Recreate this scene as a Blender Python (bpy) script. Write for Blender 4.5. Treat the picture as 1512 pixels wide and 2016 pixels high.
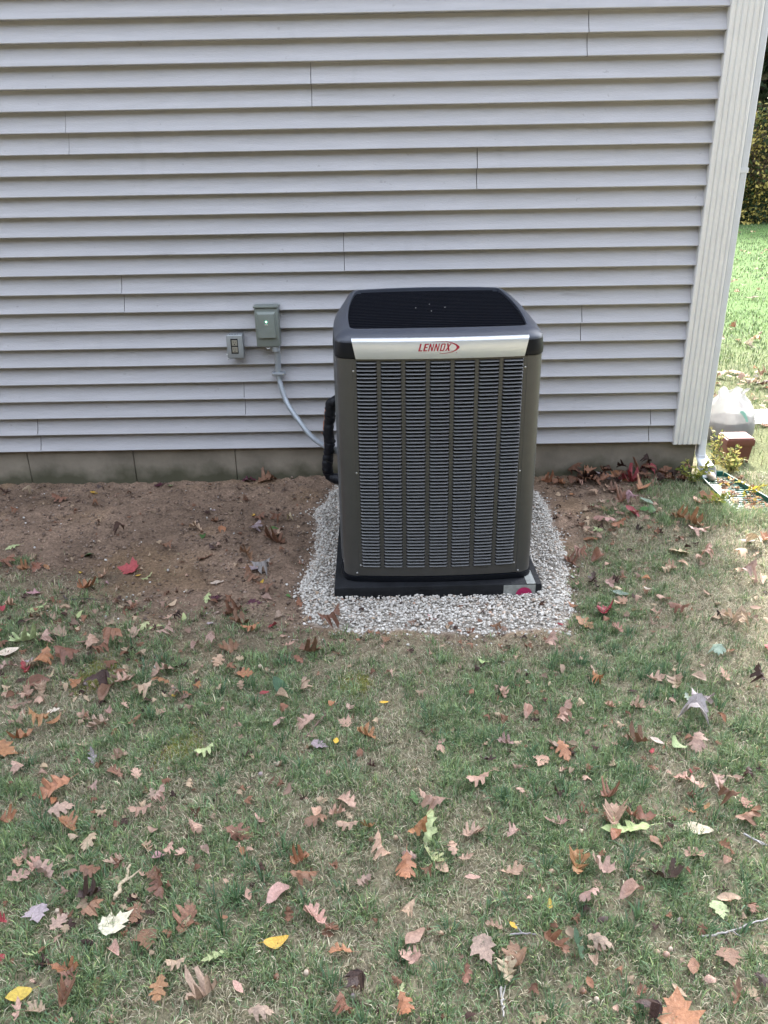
import bpy, bmesh, math, random
import numpy as np
from mathutils import Vector, Matrix

for _o in list(bpy.data.objects):
    bpy.data.objects.remove(_o)
S = bpy.context.scene
COL = S.collection
rng = np.random.RandomState(7)
random.seed(7)
R = math.radians
PI = math.pi

# ------------------------------------------------------------------ camera
CAM = np.array([0.0, -4.5173, 1.701])
PITCH, YAW, ROLL, FOC = R(22.908), R(-0.4536), R(-1.0312), 1550.0   # focal length in pixels of the 1512x2016 photo
def _axes(p, yw, r):
    f = np.array([math.sin(yw)*math.cos(p), math.cos(yw)*math.cos(p), -math.sin(p)])
    rt = np.array([math.cos(yw), -math.sin(yw), 0.0]); up = np.cross(rt, f)
    return math.cos(r)*rt + math.sin(r)*up, -math.sin(r)*rt + math.cos(r)*up, f
RT, UP, FW = _axes(PITCH, YAW, ROLL)
cd = bpy.data.cameras.new('camera'); cam = bpy.data.objects.new('camera', cd); COL.objects.link(cam)
cd.sensor_fit = 'VERTICAL'; cd.sensor_height = 36.0; cd.sensor_width = 27.0
cd.lens = FOC/2016.0*36.0; cd.clip_start = 0.05; cd.clip_end = 600
cam.matrix_world = Matrix(((RT[0], UP[0], -FW[0], CAM[0]), (RT[1], UP[1], -FW[1], CAM[1]), (RT[2], UP[2], -FW[2], CAM[2]), (0, 0, 0, 1)))
S.camera = cam

# ------------------------------------------------------------------ sky, sun, exposure
SUN_EL, SUN_AZ = R(40), R(13)          # the sun stands behind the house, a little to the right
w = bpy.data.worlds.new('World'); S.world = w; w.use_nodes = True
nt = w.node_tree; nt.nodes.clear()
sky = nt.nodes.new('ShaderNodeTexSky'); sky.sky_type = 'NISHITA'; sky.sun_disc = False
sky.sun_elevation = SUN_EL; sky.sun_rotation = SUN_AZ; sky.dust_density = 3.0; sky.air_density = 1.0; sky.ozone_density = 1.0
hs = nt.nodes.new('ShaderNodeHueSaturation'); hs.inputs['Saturation'].default_value = 0.42
bg = nt.nodes.new('ShaderNodeBackground'); bg.inputs['Strength'].default_value = 0.15
wo = nt.nodes.new('ShaderNodeOutputWorld')
nt.links.new(sky.outputs[0], hs.inputs['Color']); nt.links.new(hs.outputs[0], bg.inputs['Color']); nt.links.new(bg.outputs[0], wo.inputs['Surface'])
sl = bpy.data.lights.new('sun', 'SUN'); sl.energy = 1.3; sl.angle = R(10.0); sl.color = (1.0, 0.95, 0.87)
so = bpy.data.objects.new('sun', sl); COL.objects.link(so)
_sd = Vector((math.sin(SUN_AZ)*math.cos(SUN_EL), math.cos(SUN_AZ)*math.cos(SUN_EL), math.sin(SUN_EL)))
so.rotation_euler = _sd.to_track_quat('Z', 'Y').to_euler(); so.location = _sd*30
vs = S.view_settings
vs.view_transform = 'Standard'; vs.look = 'None'; vs.gamma = 1.0; vs.use_curve_mapping = False
vs.exposure = 3.2
S.render.engine = 'CYCLES'
S.cycles.max_bounces = 6; S.cycles.diffuse_bounces = 3; S.cycles.glossy_bounces = 3; S.cycles.transmission_bounces = 4
S.cycles.use_denoising = True

# ------------------------------------------------------------------ helpers
def proj(p):
    v = np.asarray(p, float) - CAM; wz = v @ FW
    return 756 + FOC*(v @ RT)/wz, 1008 - FOC*(v @ UP)/wz, wz
def ray(px, py): return FW + RT*(px-756)/FOC - UP*(py-1008)/FOC
def at_y(px, py, Y):
    d = ray(px, py); return Vector(CAM + (Y-CAM[1])/d[1]*d)
def _h(ix, iy, s):
    n = (ix*374761393 + iy*668265263 + s*974634777) & 0x7fffffff
    n = ((n ^ (n >> 13))*1274126177) & 0x7fffffff
    return ((n ^ (n >> 16)) & 0xffff)/65535.0
def noise(x, y, f=1.0, s=0):
    x = np.asarray(x, float)*f; y = np.asarray(y, float)*f
    ix = np.floor(x).astype(np.int64); iy = np.floor(y).astype(np.int64)
    fx = x-ix; fy = y-iy; fx = fx*fx*(3-2*fx); fy = fy*fy*(3-2*fy)
    a = _h(ix, iy, s)*(1-fx) + _h(ix+1, iy, s)*fx; b = _h(ix, iy+1, s)*(1-fx) + _h(ix+1, iy+1, s)*fx
    return a*(1-fy) + b*fy
def fbm(x, y, f, s, n=4):
    t = 0; a = 0.5; q = 0
    for i in range(n): t = t + a*noise(x, y, f, s+i*17); q += a; a *= .5; f *= 2.03
    return t/q
def sstep(a, b, v):
    t = np.clip((v-a)/(b-a), 0, 1); return t*t*(3-2*t)

GRAVEL_PX = [(664, 958), (637, 990), (620, 1015), (625, 1060), (617, 1102), (597, 1140), (590, 1177), (602, 1220), (622, 1237), (700, 1248), (860, 1250), (1000, 1246), (1110, 1236), (1125, 1202), (1117, 1141), (1112, 1083), (1091, 1039), (1084, 1008), (1060, 970)]
def _z0(px, py):
    d = ray(px, py); t = -CAM[2]/d[2]; return CAM + t*d
GP = np.array([_z0(*p)[:2] for p in GRAVEL_PX])
def grav_dist(x, y):
    """signed distance to the gravel bed's edge, positive inside"""
    x = np.asarray(x, float); y = np.asarray(y, float)
    d = np.full(x.shape, 1e9); ins = np.zeros(x.shape, bool)
    for i in range(len(GP)):
        a = GP[i]; b = GP[(i+1) % len(GP)]; e = b-a; wx = x-a[0]; wy = y-a[1]
        t = np.clip((wx*e[0]+wy*e[1])/(e@e), 0, 1)
        d = np.minimum(d, (wx-e[0]*t)**2 + (wy-e[1]*t)**2)
        c = (a[1] > y) != (b[1] > y)
        with np.errstate(divide='ignore', invalid='ignore'):
            xi = (b[0]-a[0])*(y-a[1])/(b[1]-a[1]+1e-12)+a[0]
        ins ^= c & (x < xi)
    return np.where(ins, 1, -1)*np.sqrt(d)
EX = np.array([-9, -3, -1.9, -1.35, -1.0, -.6, -.4, .2, .75, .88, 1.05, 1.25, 1.5, 1.75, 1.95, 2.3])
EY = np.array([-1.0, -1.05, -1.18, -1.40, -1.58, -1.66, -1.70, -1.76, -1.5, -1.0, -.62, -.36, -.20, -.08, .6, 60])
def lawn(x, y):
    """how grassy the ground is: 0 bare dirt, 1 lawn"""
    e = np.interp(x, EX, EY) + (fbm(x, y, 3.0, 5, 3)-.5)*.42
    m = sstep(.26, -.55, y-e)
    m = m*(1-sstep(-.05, .02, grav_dist(x, y)))
    return m
def H(x, y):
    x = np.asarray(x, float); y = np.asarray(y, float)
    near = np.exp(-((x/6)**2 + ((y+1)/6)**2))
    z = (fbm(x, y, 1.1, 31, 3)-.5)*.05*near
    z = z + (fbm(x, y, 9, 41, 3)-.5)*.018*near
    z = z + .034*np.exp(-((x+.42)/.28)**2 - ((y+.02)/.22)**2)
    z = z + .012*sstep(0, .06, grav_dist(x, y))
    z = z - .03*np.exp(-((x-.2)/.5)**4 - ((y+1.0)/.5)**4)*0
    return z
def G(px, py, lift=0.0):
    d = ray(px, py); z = 0.0
    for _ in range(4):
        t = (z-CAM[2])/d[2]; p = CAM + t*d; z = float(H(p[0], p[1])) + lift
    return Vector((p[0], p[1], z))

def tag(o, label=None, cat=None, group=None, kind=None):
    if label: o['label'] = label
    if cat: o['category'] = cat
    if group: o['group'] = group
    if kind: o['kind'] = kind
    return o
def empty(name, loc=(0, 0, 0), rz=0.0):
    o = bpy.data.objects.new(name, None); COL.objects.link(o); o.location = loc; o.rotation_euler = (0, 0, rz); o.empty_display_size = .1
    return o
class MB:
    def __init__(s): s.v = []; s.f = []
    def add(s, vs, fs):
        b = len(s.v); s.v += [tuple(p) for p in vs]; s.f += [tuple(i+b for i in q) for q in fs]; return s
    def box(s, x0, x1, y0, y1, z0, z1):
        return s.add([(x0, y0, z0), (x1, y0, z0), (x1, y1, z0), (x0, y1, z0), (x0, y0, z1), (x1, y0, z1), (x1, y1, z1), (x0, y1, z1)],
                     [(0, 3, 2, 1), (4, 5, 6, 7), (0, 1, 5, 4), (1, 2, 6, 5), (2, 3, 7, 6), (3, 0, 4, 7)])
    def bbox(s, x0, x1, y0, y1, z0, z1, bev=.004, seg=2):
        bm = bmesh.new(); bmesh.ops.create_cube(bm, size=1)
        for v in bm.verts: v.co = Vector(((x0+x1)/2+v.co.x*(x1-x0), (y0+y1)/2+v.co.y*(y1-y0), (z0+z1)/2+v.co.z*(z1-z0)))
        bmesh.ops.bevel(bm, geom=bm.edges[:], offset=bev, segments=seg, affect='EDGES', profile=.5)
        bm.verts.index_update(); s.add([v.co[:] for v in bm.verts], [[v.index for v in f.verts] for f in bm.faces]); bm.free(); return s
    def loft(s, loops, cap0=False, cap1=False, closed=True):
        n = len(loops[0]); b = len(s.v)
        for l in loops: s.v += [tuple(p) for p in l]
        for i in range(len(loops)-1):
            for j in range(n if closed else n-1):
                k = (j+1) % n
                s.f.append((b+i*n+j, b+i*n+k, b+(i+1)*n+k, b+(i+1)*n+j))
        if cap0: s.f.append(tuple(b+j for j in reversed(range(n))))
        if cap1: s.f.append(tuple(b+(len(loops)-1)*n+j for j in range(n)))
        return s
    def tube(s, pts, rad, n=10, cap=True):
        pts = [Vector(p) for p in pts]; m = len(pts)
        if not hasattr(rad, '__len__'): rad = [rad]*m
        t0 = (pts[1]-pts[0]).normalized(); up = Vector((0, 0, 1)) if abs(t0.z) < .9 else Vector((1, 0, 0))
        nx = t0.cross(up).normalized(); loops = []
        for i, p in enumerate(pts):
            t = (pts[min(i+1, m-1)]-pts[max(i-1, 0)]).normalized()
            nx = (nx - t*nx.dot(t)).normalized(); ny = t.cross(nx)
            loops.append([p + (nx*math.cos(2*PI*k/n)+ny*math.sin(2*PI*k/n))*rad[i] for k in range(n)])
        return s.loft(loops, cap, cap)
    def build(s, name, mat, parent=None, smooth=35, loc=None):
        me = bpy.data.meshes.new(name); me.from_pydata(s.v, [], s.f); me.update()
        if mat is not None: me.materials.append(mat)
        if smooth:
            me.polygons.foreach_set('use_smooth', [True]*len(me.polygons)); me.set_sharp_from_angle(angle=R(smooth))
        o = bpy.data.objects.new(name, me); COL.objects.link(o)
        if parent is not None: o.parent = parent
        if loc is not None: o.location = loc
        return o
def inst(name, me, parent=None, loc=(0, 0, 0), rot=(0, 0, 0), sc=(1, 1, 1)):
    o = bpy.data.objects.new(name, me); COL.objects.link(o); o.location = loc; o.rotation_euler = rot; o.scale = sc
    if parent is not None: o.parent = parent
    return o
def np_mesh(name, V, T, mat, col=None, smooth=False):
    me = bpy.data.meshes.new(name); V = np.ascontiguousarray(V, np.float32); T = np.ascontiguousarray(T, np.int32)
    k = T.shape[1]
    me.vertices.add(len(V)); me.vertices.foreach_set('co', V.ravel())
    me.loops.add(T.size); me.loops.foreach_set('vertex_index', T.ravel())
    me.polygons.add(len(T)); me.polygons.foreach_set('loop_start', np.arange(len(T), dtype=np.int32)*k)
    if smooth: me.polygons.foreach_set('use_smooth', np.ones(len(T), bool))
    if col is not None:
        a = me.color_attributes.new('Col', 'FLOAT_COLOR', 'POINT')
        c = np.ones((len(V), 4), np.float32); c[:, :3] = col; a.data.foreach_set('color', c.ravel())
    me.update(calc_edges=True); me.validate(); me.materials.append(mat)
    o = bpy.data.objects.new(name, me); COL.objects.link(o); return o
def smooth_path(pts, n=8):
    pts = [Vector(p) for p in pts]; out = []
    for i in range(len(pts)-1):
        p0 = pts[max(i-1, 0)]; p1 = pts[i]; p2 = pts[i+1]; p3 = pts[min(i+2, len(pts)-1)]
        for k in range(n):
            t = k/n
            out.append(.5*((2*p1)+(p2-p0)*t+(2*p0-5*p1+4*p2-p3)*t*t+(3*p1-p0-3*p2+p3)*t**3))
    out.append(pts[-1]); return out

# ------------------------------------------------------------------ materials
def mat(name, col, rough=.6, metal=0.0, spec=.5, var=0.0, vscale=8, bump=0.0, bscale=60, stretch=None, col2=None, attr=None, objcol=False, coat=0.0, detail=4, bdist=.01):
    m = bpy.data.materials.new(name); m.use_nodes = True; t = m.node_tree; n = t.nodes; b = n['Principled BSDF']
    b.inputs['Roughness'].default_value = rough; b.inputs['Metallic'].default_value = metal; b.inputs['Specular IOR Level'].default_value = spec
    if coat: b.inputs['Coat Weight'].default_value = coat; b.inputs['Coat Roughness'].default_value = .15
    b.inputs['Base Color'].default_value = (*col, 1)
    src = None
    if attr:
        a = n.new('ShaderNodeVertexColor'); a.layer_name = attr; src = a.outputs['Color']
    if objcol:
        a = n.new('ShaderNodeObjectInfo'); src = a.outputs['Color']
    tc = n.new('ShaderNodeTexCoord'); vec = tc.outputs['Object']
    if stretch:
        mp = n.new('ShaderNodeMapping'); mp.inputs['Scale'].default_value = stretch; t.links.new(vec, mp.inputs['Vector']); vec = mp.outputs[0]
    if var or col2:
        nz = n.new('ShaderNodeTexNoise'); nz.inputs['Scale'].default_value = vscale; nz.inputs['Detail'].default_value = detail; nz.inputs['Roughness'].default_value = .6
        t.links.new(vec, nz.inputs['Vector'])
        if col2:
            mx = n.new('ShaderNodeMix'); mx.data_type = 'RGBA'; mx.inputs[6].default_value = (*col, 1); mx.inputs[7].default_value = (*col2, 1)
            rp = n.new('ShaderNodeMapRange'); rp.inputs['From Min'].default_value = .42; rp.inputs['From Max'].default_value = .66
            t.links.new(nz.outputs['Fac'], rp.inputs['Value']); t.links.new(rp.outputs[0], mx.inputs[0]); src = mx.outputs[2]
        if var:
            mr = n.new('ShaderNodeMapRange'); mr.inputs['From Min'].default_value = .3; mr.inputs['From Max'].default_value = .7
            mr.inputs['To Min'].default_value = 1-var; mr.inputs['To Max'].default_value = 1+var; t.links.new(nz.outputs['Fac'], mr.inputs['Value'])
            ml = n.new('ShaderNodeMix'); ml.data_type = 'RGBA'; ml.blend_type = 'MULTIPLY'; ml.inputs[0].default_value = 1
            if src: t.links.new(src, ml.inputs[6])
            else: ml.inputs[6].default_value = (*col, 1)
            t.links.new(mr.outputs[0], ml.inputs[7]); src = ml.outputs[2]
    if src: t.links.new(src, b.inputs['Base Color'])
    if bump:
        nb = n.new('ShaderNodeTexNoise'); nb.inputs['Scale'].default_value = bscale; nb.inputs['Detail'].default_value = 5; t.links.new(vec, nb.inputs['Vector'])
        bp = n.new('ShaderNodeBump'); bp.inputs['Strength'].default_value = bump; bp.inputs['Distance'].default_value = bdist
        t.links.new(nb.outputs['Fac'], bp.inputs['Height']); t.links.new(bp.outputs[0], b.inputs['Normal'])
    return m
M = {}
M['siding'] = mat('vinyl_siding', (.405, .398, .408), .5, var=.07, vscale=3, bump=.4, bscale=40, stretch=(1, 4, 14), bdist=.004)
t = M['siding'].node_tree; n = t.nodes; b = n['Principled BSDF']; base = b.inputs['Base Color'].links[0].from_socket
tc = n.new('ShaderNodeTexCoord'); acc = base
for scl, sz_, lo, hi, amt in (((1, 1, 9), 2.2, .66, .72, .16), ((6, 1, 1.2), 1.6, .62, .80, .12), ((30, 30, 30), 1.0, .70, .74, .25)):
    mp = n.new('ShaderNodeMapping'); mp.inputs['Scale'].default_value = scl; t.links.new(tc.outputs['Object'], mp.inputs['Vector'])
    nz = n.new('ShaderNodeTexNoise'); nz.inputs['Scale'].default_value = sz_; nz.inputs['Detail'].default_value = 6; t.links.new(mp.outputs[0], nz.inputs['Vector'])
    mr = n.new('ShaderNodeMapRange'); mr.inputs['From Min'].default_value = lo; mr.inputs['From Max'].default_value = hi; mr.inputs['To Min'].default_value = 0; mr.inputs['To Max'].default_value = amt; t.links.new(nz.outputs['Fac'], mr.inputs['Value'])
    mx = n.new('ShaderNodeMix'); mx.data_type = 'RGBA'; mx.inputs[7].default_value = (.13, .115, .10, 1); t.links.new(mr.outputs[0], mx.inputs[0]); t.links.new(acc, mx.inputs[6]); acc = mx.outputs[2]
t.links.new(acc, b.inputs['Base Color'])
M['trim'] = mat('white_vinyl', (.66, .65, .622), .38, var=.04, vscale=9)
M['spout'] = mat('white_aluminium', (.60, .615, .63), .3, var=.04, vscale=12)
M['core'] = mat('sheathing', (.25, .24, .23), .8)
M['shade_roof'] = mat('roof_shingle', (.08, .08, .08), .9, var=.2)
M['ac'] = mat('grey_brown_enamel', (.072, .070, .066), .38, metal=.25, var=.05, vscale=25, bump=.05, bscale=400)
M['cap'] = mat('charcoal_plastic', (.044, .050, .066), .42, var=.06, vscale=20, bump=.08, bscale=500, bdist=.002)
M['black'] = mat('black_plastic', (.005, .006, .009), .42, spec=.22)
M['bars'] = mat('grille_black', (.0016, .0024, .0060), .5, spec=.10)
M['louver'] = mat('sky_lit_louver_enamel', (.125, .126, .126), .33, metal=.3, var=.06, vscale=30)  # casing enamel lightened, paints in the sky light on the slats
M['dark'] = mat('dark_cavity', (.008, .008, .010), .7)
M['fin'] = mat('shade_black_fins', (.008, .009, .012), .7, spec=.1)  # coil colour blackened to deepen the shade between the louvers
M['silver'] = mat('silver_band_paint', (.66, .68, .70), .28, metal=.45, var=.03, vscale=6)
M['red'] = mat('logo_red', (.33, .006, .035), .4)
M['pad'] = mat('black_pad_plastic', (.011, .012, .014), .5, spec=.25, var=.4, vscale=14, bump=.2, bscale=120)
M['screw'] = mat('zinc_screw', (.48, .48, .47), .3, metal=.7)
M['galv'] = mat('conduit_grey', (.34, .37, .40), .4, metal=.3, var=.06, vscale=20)
M['boxgreen'] = mat('green_grey_enamel', (.20, .225, .205), .42, metal=.1, var=.06, vscale=15)
M['boxgrey'] = mat('grey_cast_metal', (.31, .33, .34), .42, metal=.3, var=.07, vscale=25)
M['ivory'] = mat('receptacle_ivory', (.26, .24, .19), .45)
M['led'] = mat('led_green', (.1, .6, .35), .4)
_b = M['led'].node_tree.nodes['Principled BSDF']; _b.inputs['Emission Color'].default_value = (.2, 1, .6, 1); _b.inputs['Emission Strength'].default_value = 1.5
M['foam'] = mat('pipe_insulation', (.008, .009, .013), .5, spec=.3, var=.2, vscale=30, bump=.2, bscale=90)
M['tape'] = mat('black_tape', (.012, .012, .014), .3)
M['copper'] = mat('copper', (.62, .27, .16), .3, metal=1.0)
M['leaf'] = mat('dry_leaf', (1, 1, 1), .55, var=.28, vscale=9, objcol=True, bump=.3, bscale=14, detail=5)
M['grass'] = mat('grass_blades', (.1, .2, .1), .55, attr='Col', spec=.3)
M['litter'] = mat('leaf_bits', (.3, .2, .1), .7, attr='Col', spec=.3)
M['stone'] = mat('gravel_stone', (.4, .4, .4), .8, attr='Col', var=.15, vscale=160, spec=.3)
M['nut'] = mat('acorn_shell', (1, 1, 1), .4, var=.15, vscale=40, objcol=True)
M['nutcap'] = mat('acorn_cap', (.16, .10, .06), .8, var=.25, vscale=300)
M['twig'] = mat('twig_bark', (1, 1, 1), .85, var=.3, vscale=60, objcol=True, bump=.3, bscale=120)
M['tray'] = mat('green_plastic', (.013, .095, .07), .35, var=.1, vscale=20)
M['planter'] = mat('terracotta_plastic', (.15, .050, .038), .5, var=.1, vscale=12)
M['soil'] = mat('bagged_soil', (.06, .052, .045), .9, var=.4, vscale=22, bump=.5, bscale=60)
M['tan'] = mat('tan_stone', (.46, .37, .28), .8, var=.15, vscale=30, bump=.3, bscale=60)
M['bark'] = mat('bark', (.045, .036, .032), .9, var=.3, vscale=20, bump=.4, bscale=30)
M['foliage'] = mat('tree_foliage', (.1, .15, .04), .6, attr='Col', spec=.3)
for k_, f_ in (('foliage', .45), ('grass', .25), ('leaf', .18), ('litter', .2)):
    t = M[k_].node_tree; b = t.nodes['Principled BSDF']; tl = t.nodes.new('ShaderNodeBsdfTranslucent'); mx = t.nodes.new('ShaderNodeMixShader'); mx.inputs[0].default_value = f_
    t.links.new(b.inputs['Base Color'].links[0].from_socket, tl.inputs['Color']); t.links.new(b.outputs[0], mx.inputs[1]); t.links.new(tl.outputs[0], mx.inputs[2]); t.links.new(mx.outputs[0], t.nodes['Material Output'].inputs['Surface'])
# thin plastic film
pm = bpy.data.materials.new('plastic_film'); pm.use_nodes = True; t = pm.node_tree; b = t.nodes['Principled BSDF']
b.inputs['Base Color'].default_value = (.58, .58, .59, 1); b.inputs['Roughness'].default_value = .22
tr = t.nodes.new('ShaderNodeBsdfTransparent'); mx = t.nodes.new('ShaderNodeMixShader'); mx.inputs[0].default_value = .66
tl = t.nodes.new('ShaderNodeBsdfTranslucent'); tl.inputs['Color'].default_value = (.42, .42, .41, 1); m2 = t.nodes.new('ShaderNodeMixShader'); m2.inputs[0].default_value = .4
t.links.new(b.outputs[0], m2.inputs[1]); t.links.new(tl.outputs[0], m2.inputs[2])
t.links.new(tr.outputs[0], mx.inputs[1]); t.links.new(m2.outputs[0], mx.inputs[2]); t.links.new(mx.outputs[0], t.nodes['Material Output'].inputs['Surface'])
M['film'] = pm
# concrete with moss and damp staining near the soil
cm = mat('foundation_concrete', (.245, .215, .168), .85, var=.25, vscale=4, bump=.3, bscale=45, bdist=.006); M['concrete'] = cm
t = cm.node_tree; n = t.nodes; b = n['Principled BSDF']; base = b.inputs['Base Color'].links[0].from_socket
tc = n.new('ShaderNodeTexCoord'); sp = n.new('ShaderNodeSeparateXYZ'); t.links.new(tc.outputs['Object'], sp.inputs[0])
nz = n.new('ShaderNodeTexNoise'); nz.inputs['Scale'].default_value = 7; nz.inputs['Detail'].default_value = 6; t.links.new(tc.outputs['Object'], nz.inputs['Vector'])
ma = n.new('ShaderNodeMath'); ma.operation = 'MULTIPLY_ADD'; ma.inputs[1].default_value = -.22; t.links.new(nz.outputs['Fac'], ma.inputs[0]); t.links.new(sp.outputs['Z'], ma.inputs[2])
mr = n.new('ShaderNodeMapRange'); mr.inputs['From Min'].default_value = .0; mr.inputs['From Max'].default_value = -.085; mr.inputs['To Min'].default_value = 0; mr.inputs['To Max'].default_value = .85
t.links.new(ma.outputs[0], mr.inputs['Value'])
mx = n.new('ShaderNodeMix'); mx.data_type = 'RGBA'; mx.inputs[7].default_value = (.06, .062, .032, 1); t.links.new(mr.outputs[0], mx.inputs[0]); t.links.new(base, mx.inputs[6]); t.links.new(mx.outputs[2], b.inputs['Base Color'])
# ground: soil / lawn thatch / gravel bedding, mixed by where each lies
gm = bpy.data.materials.new('ground_soil'); gm.use_nodes = True; t = gm.node_tree; n = t.nodes; b = n['Principled BSDF']; b.inputs['Roughness'].default_value = .95; b.inputs['Specular IOR Level'].default_value = .15
a = n.new('ShaderNodeVertexColor'); a.layer_name = 'Col'; tc = n.new('ShaderNodeTexCoord')
def gnoise(sc, d, lo, hi):
    z = n.new('ShaderNodeTexNoise'); z.inputs['Scale'].default_value = sc; z.inputs['Detail'].default_value = d; z.inputs['Roughness'].default_value = .65; t.links.new(tc.outputs['Object'], z.inputs['Vector'])
    q = n.new('ShaderNodeMapRange'); q.inputs['From Min'].default_value = .3; q.inputs['From Max'].default_value = .7; q.inputs['To Min'].default_value = lo; q.inputs['To Max'].default_value = hi
    t.links.new(z.outputs['Fac'], q.inputs['Value']); return q.outputs[0], z.outputs['Fac']
n1, f1 = gnoise(6, 6, .72, 1.25); n2, f2 = gnoise(90, 8, .40, 1.6)
m1 = n.new('ShaderNodeMath'); m1.operation = 'MULTIPLY'; t.links.new(n1, m1.inputs[0]); t.links.new(n2, m1.inputs[1])
ml = n.new('ShaderNodeMix'); ml.data_type = 'RGBA'; ml.blend_type = 'MULTIPLY'; ml.inputs[0].default_value = 1; t.links.new(a.outputs[0], ml.inputs[6]); t.links.new(m1.outputs[0], ml.inputs[7]); t.links.new(ml.outputs[2], b.inputs['Base Color'])
z3 = n.new('ShaderNodeTexNoise'); z3.inputs['Scale'].default_value = 38; z3.inputs['Detail'].default_value = 8; z3.inputs['Roughness'].default_value = .7; t.links.new(tc.outputs['Object'], z3.inputs['Vector'])
bp = n.new('ShaderNodeBump'); bp.inputs['Strength'].default_value = .8; bp.inputs['Distance'].default_value = .014; t.links.new(z3.outputs['Fac'], bp.inputs['Height']); t.links.new(bp.outputs[0], b.inputs['Normal'])
M['ground'] = gm

# ------------------------------------------------------------------ ground
def grid_axis(fine0, fine1, step, lo, hi):
    a = list(np.arange(fine0, fine1, step)); s = step
    v = fine1
    while v < hi: a.append(v); s *= 1.22; v += s
    a.append(hi); s = step; v = fine0 - step; pre = []
    while v > lo: pre.append(v); s *= 1.22; v -= s
    pre.append(lo); return np.array(pre[::-1] + a)
gx = grid_axis(-2.7, 2.6, .016, -160, 200); gy = grid_axis(-3.6, .35, .016, -120, 260)
XX, YY = np.meshgrid(gx, gy); xx = XX.ravel(); yy = YY.ravel()
zz = H(xx, yy); lw = lawn(xx, yy); gd = grav_dist(xx, yy)
fine = (xx > -3.2) & (xx < 3.0) & (yy < .5) & (yy > -4)
zz = zz + np.where(fine, (fbm(xx, yy, 27, 3, 3)-.5)*.036*(1-lw)*(1-sstep(-.02, .03, gd)), 0)
# hoe and rake marks in the raked dirt
zz = zz + np.where(fine, .005*np.sin((xx*.8+yy*.5+.3*fbm(xx, yy, 2, 9, 2))*55)*(1-lw)*sstep(.45, .7, fbm(xx, yy, 2.2, 77, 2))*(gd < -.02), 0)
dry = fbm(xx, yy, 1.6, 61, 4)[:, None]
dirt = np.array([.170, .118, .084])*(.35+1.3*dry) + np.array([.035, .02, .004])*sstep(.5, .75, fbm(xx, yy, 4, 63, 3))[:, None]
th = fbm(xx, yy, 2.6, 71, 4)[:, None]
thatch = np.array([.12, .115, .068])*(1-th) + np.array([.25, .215, .145])*th
nearR = (sstep(1.85, 2.2, xx)*sstep(-.7, -.2, yy))[:, None]; thatch = thatch*(1-nearR) + np.array([.095, .105, .048])*nearR
far = sstep(2.0, 6.0, yy)[:, None]; thatch = thatch*(1-far) + np.array([.065, .12, .03])*far
col = dirt*(1-lw[:, None]) + thatch*lw[:, None]
gmk = sstep(-.02, .03, gd)[:, None]; col = col*(1-gmk) + np.array([.33, .295, .25])*gmk
nx_, ny_ = len(gx), len(gy)
ii = np.arange(nx_*ny_).reshape(ny_, nx_)
Q = np.stack([ii[:-1, :-1], ii[:-1, 1:], ii[1:, 1:], ii[1:, :-1]], -1).reshape(-1, 4)
ground = np_mesh('ground', np.stack([xx, yy, zz], 1), Q, M['ground'], col, True); tag(ground, kind='structure')

# ------------------------------------------------------------------ house
XL, XC = -4.6, 1.703              # left end of the wall, left edge of the corner post
Z0, CR = .22, .1016               # bottom of the siding, height of one course
house = empty('house', (0, 0, 0)); tag(house, 'grey vinyl sided house wall with cream corner post on concrete foundation', 'house')
MB().box(XL, 1.852, .056, .15, .246, 5.6).build('wall_core', M['core'], house, 0)
MB().box(1.74, 1.855, .152, 8.0, -.3, 5.6).build('side_wall', M['siding'], house, 0)
MB().box(XL, 1.738, 7.85, 8.0, -.3, 5.6).build('rear_wall', M['siding'], house, 0)
MB().box(XL, XL+.12, .152, 7.84, -.3, 5.6).build('far_side_wall', M['siding'], house, 0)
rf = MB(); rf.add([(XL-.4, -.38, 5.55), (2.25, -.38, 5.55), (2.25, 4, 7.9), (XL-.4, 4, 7.9), (2.25, 8.38, 5.55), (XL-.4, 8.38, 5.55), (XL-.4, -.38, 5.40), (2.25, -.38, 5.40), (2.25, 8.38, 5.40), (XL-.4, 8.38, 5.40)],
                  [(0, 1, 2, 3), (3, 2, 4, 5), (6, 7, 1, 0), (7, 8, 4, 2, 1), (8, 9, 5, 4), (9, 6, 0, 3, 5), (6, 9, 8, 7)]); rf.build('shade_roof', M['shade_roof'], house, 0)  # out of view, added only for the shade it casts
FO = [XL, -2.83, -2.205, -1.558, -.936, -.31, 1.862]
for i in range(len(FO)-1):
    MB().bbox(FO[i]+.002, FO[i+1]-.002, .034+.002*(i % 2), .14, -.35, .244, .003, 1).build('foundation_section', M['concrete'], house)
def prof_course(z0):
    q = [(.0375, z0+.0005), (.0030, z0-.0004), (.0008, z0+.0008), (0, z0+.0036)]
    return q + [(.038*(1-(1-t)**1.5), z0+.0036+t*.0985) for t in (.10, .22, .36, .52, .70, .86, 1.0)]
def panel(x0, x1, z0, ncourse, off, seed):
    n = max(2, int((x1-x0)/.14)+1); xs = np.linspace(x0, x1, n); loops = []
    pr = []
    for c in range(ncourse): pr += prof_course(z0+c*CR)
    for x in xs:
        wob = .0016*(noise(x*1.7, seed*3.1, 1, 9)-.5) + .0008*(noise(x*6, seed*1.7, 1, 4)-.5)
        dz = .0014*(noise(x*.8, seed*2.3, 1, 21)-.5)
        loops.append([(x, y+off+wob*(1+y*40), z+dz) for y, z in pr])
    return MB().loft(loops, closed=False)
JO = {10: 1.022, 9: -.367, 8: -1.648, 7: .488, 6: -2.9, 5: -.23, 4: -1.476, 3: 1.103, 2: .25, 1: -.845, 0: -2.099, 11: -.9, 12: .35}
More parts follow.
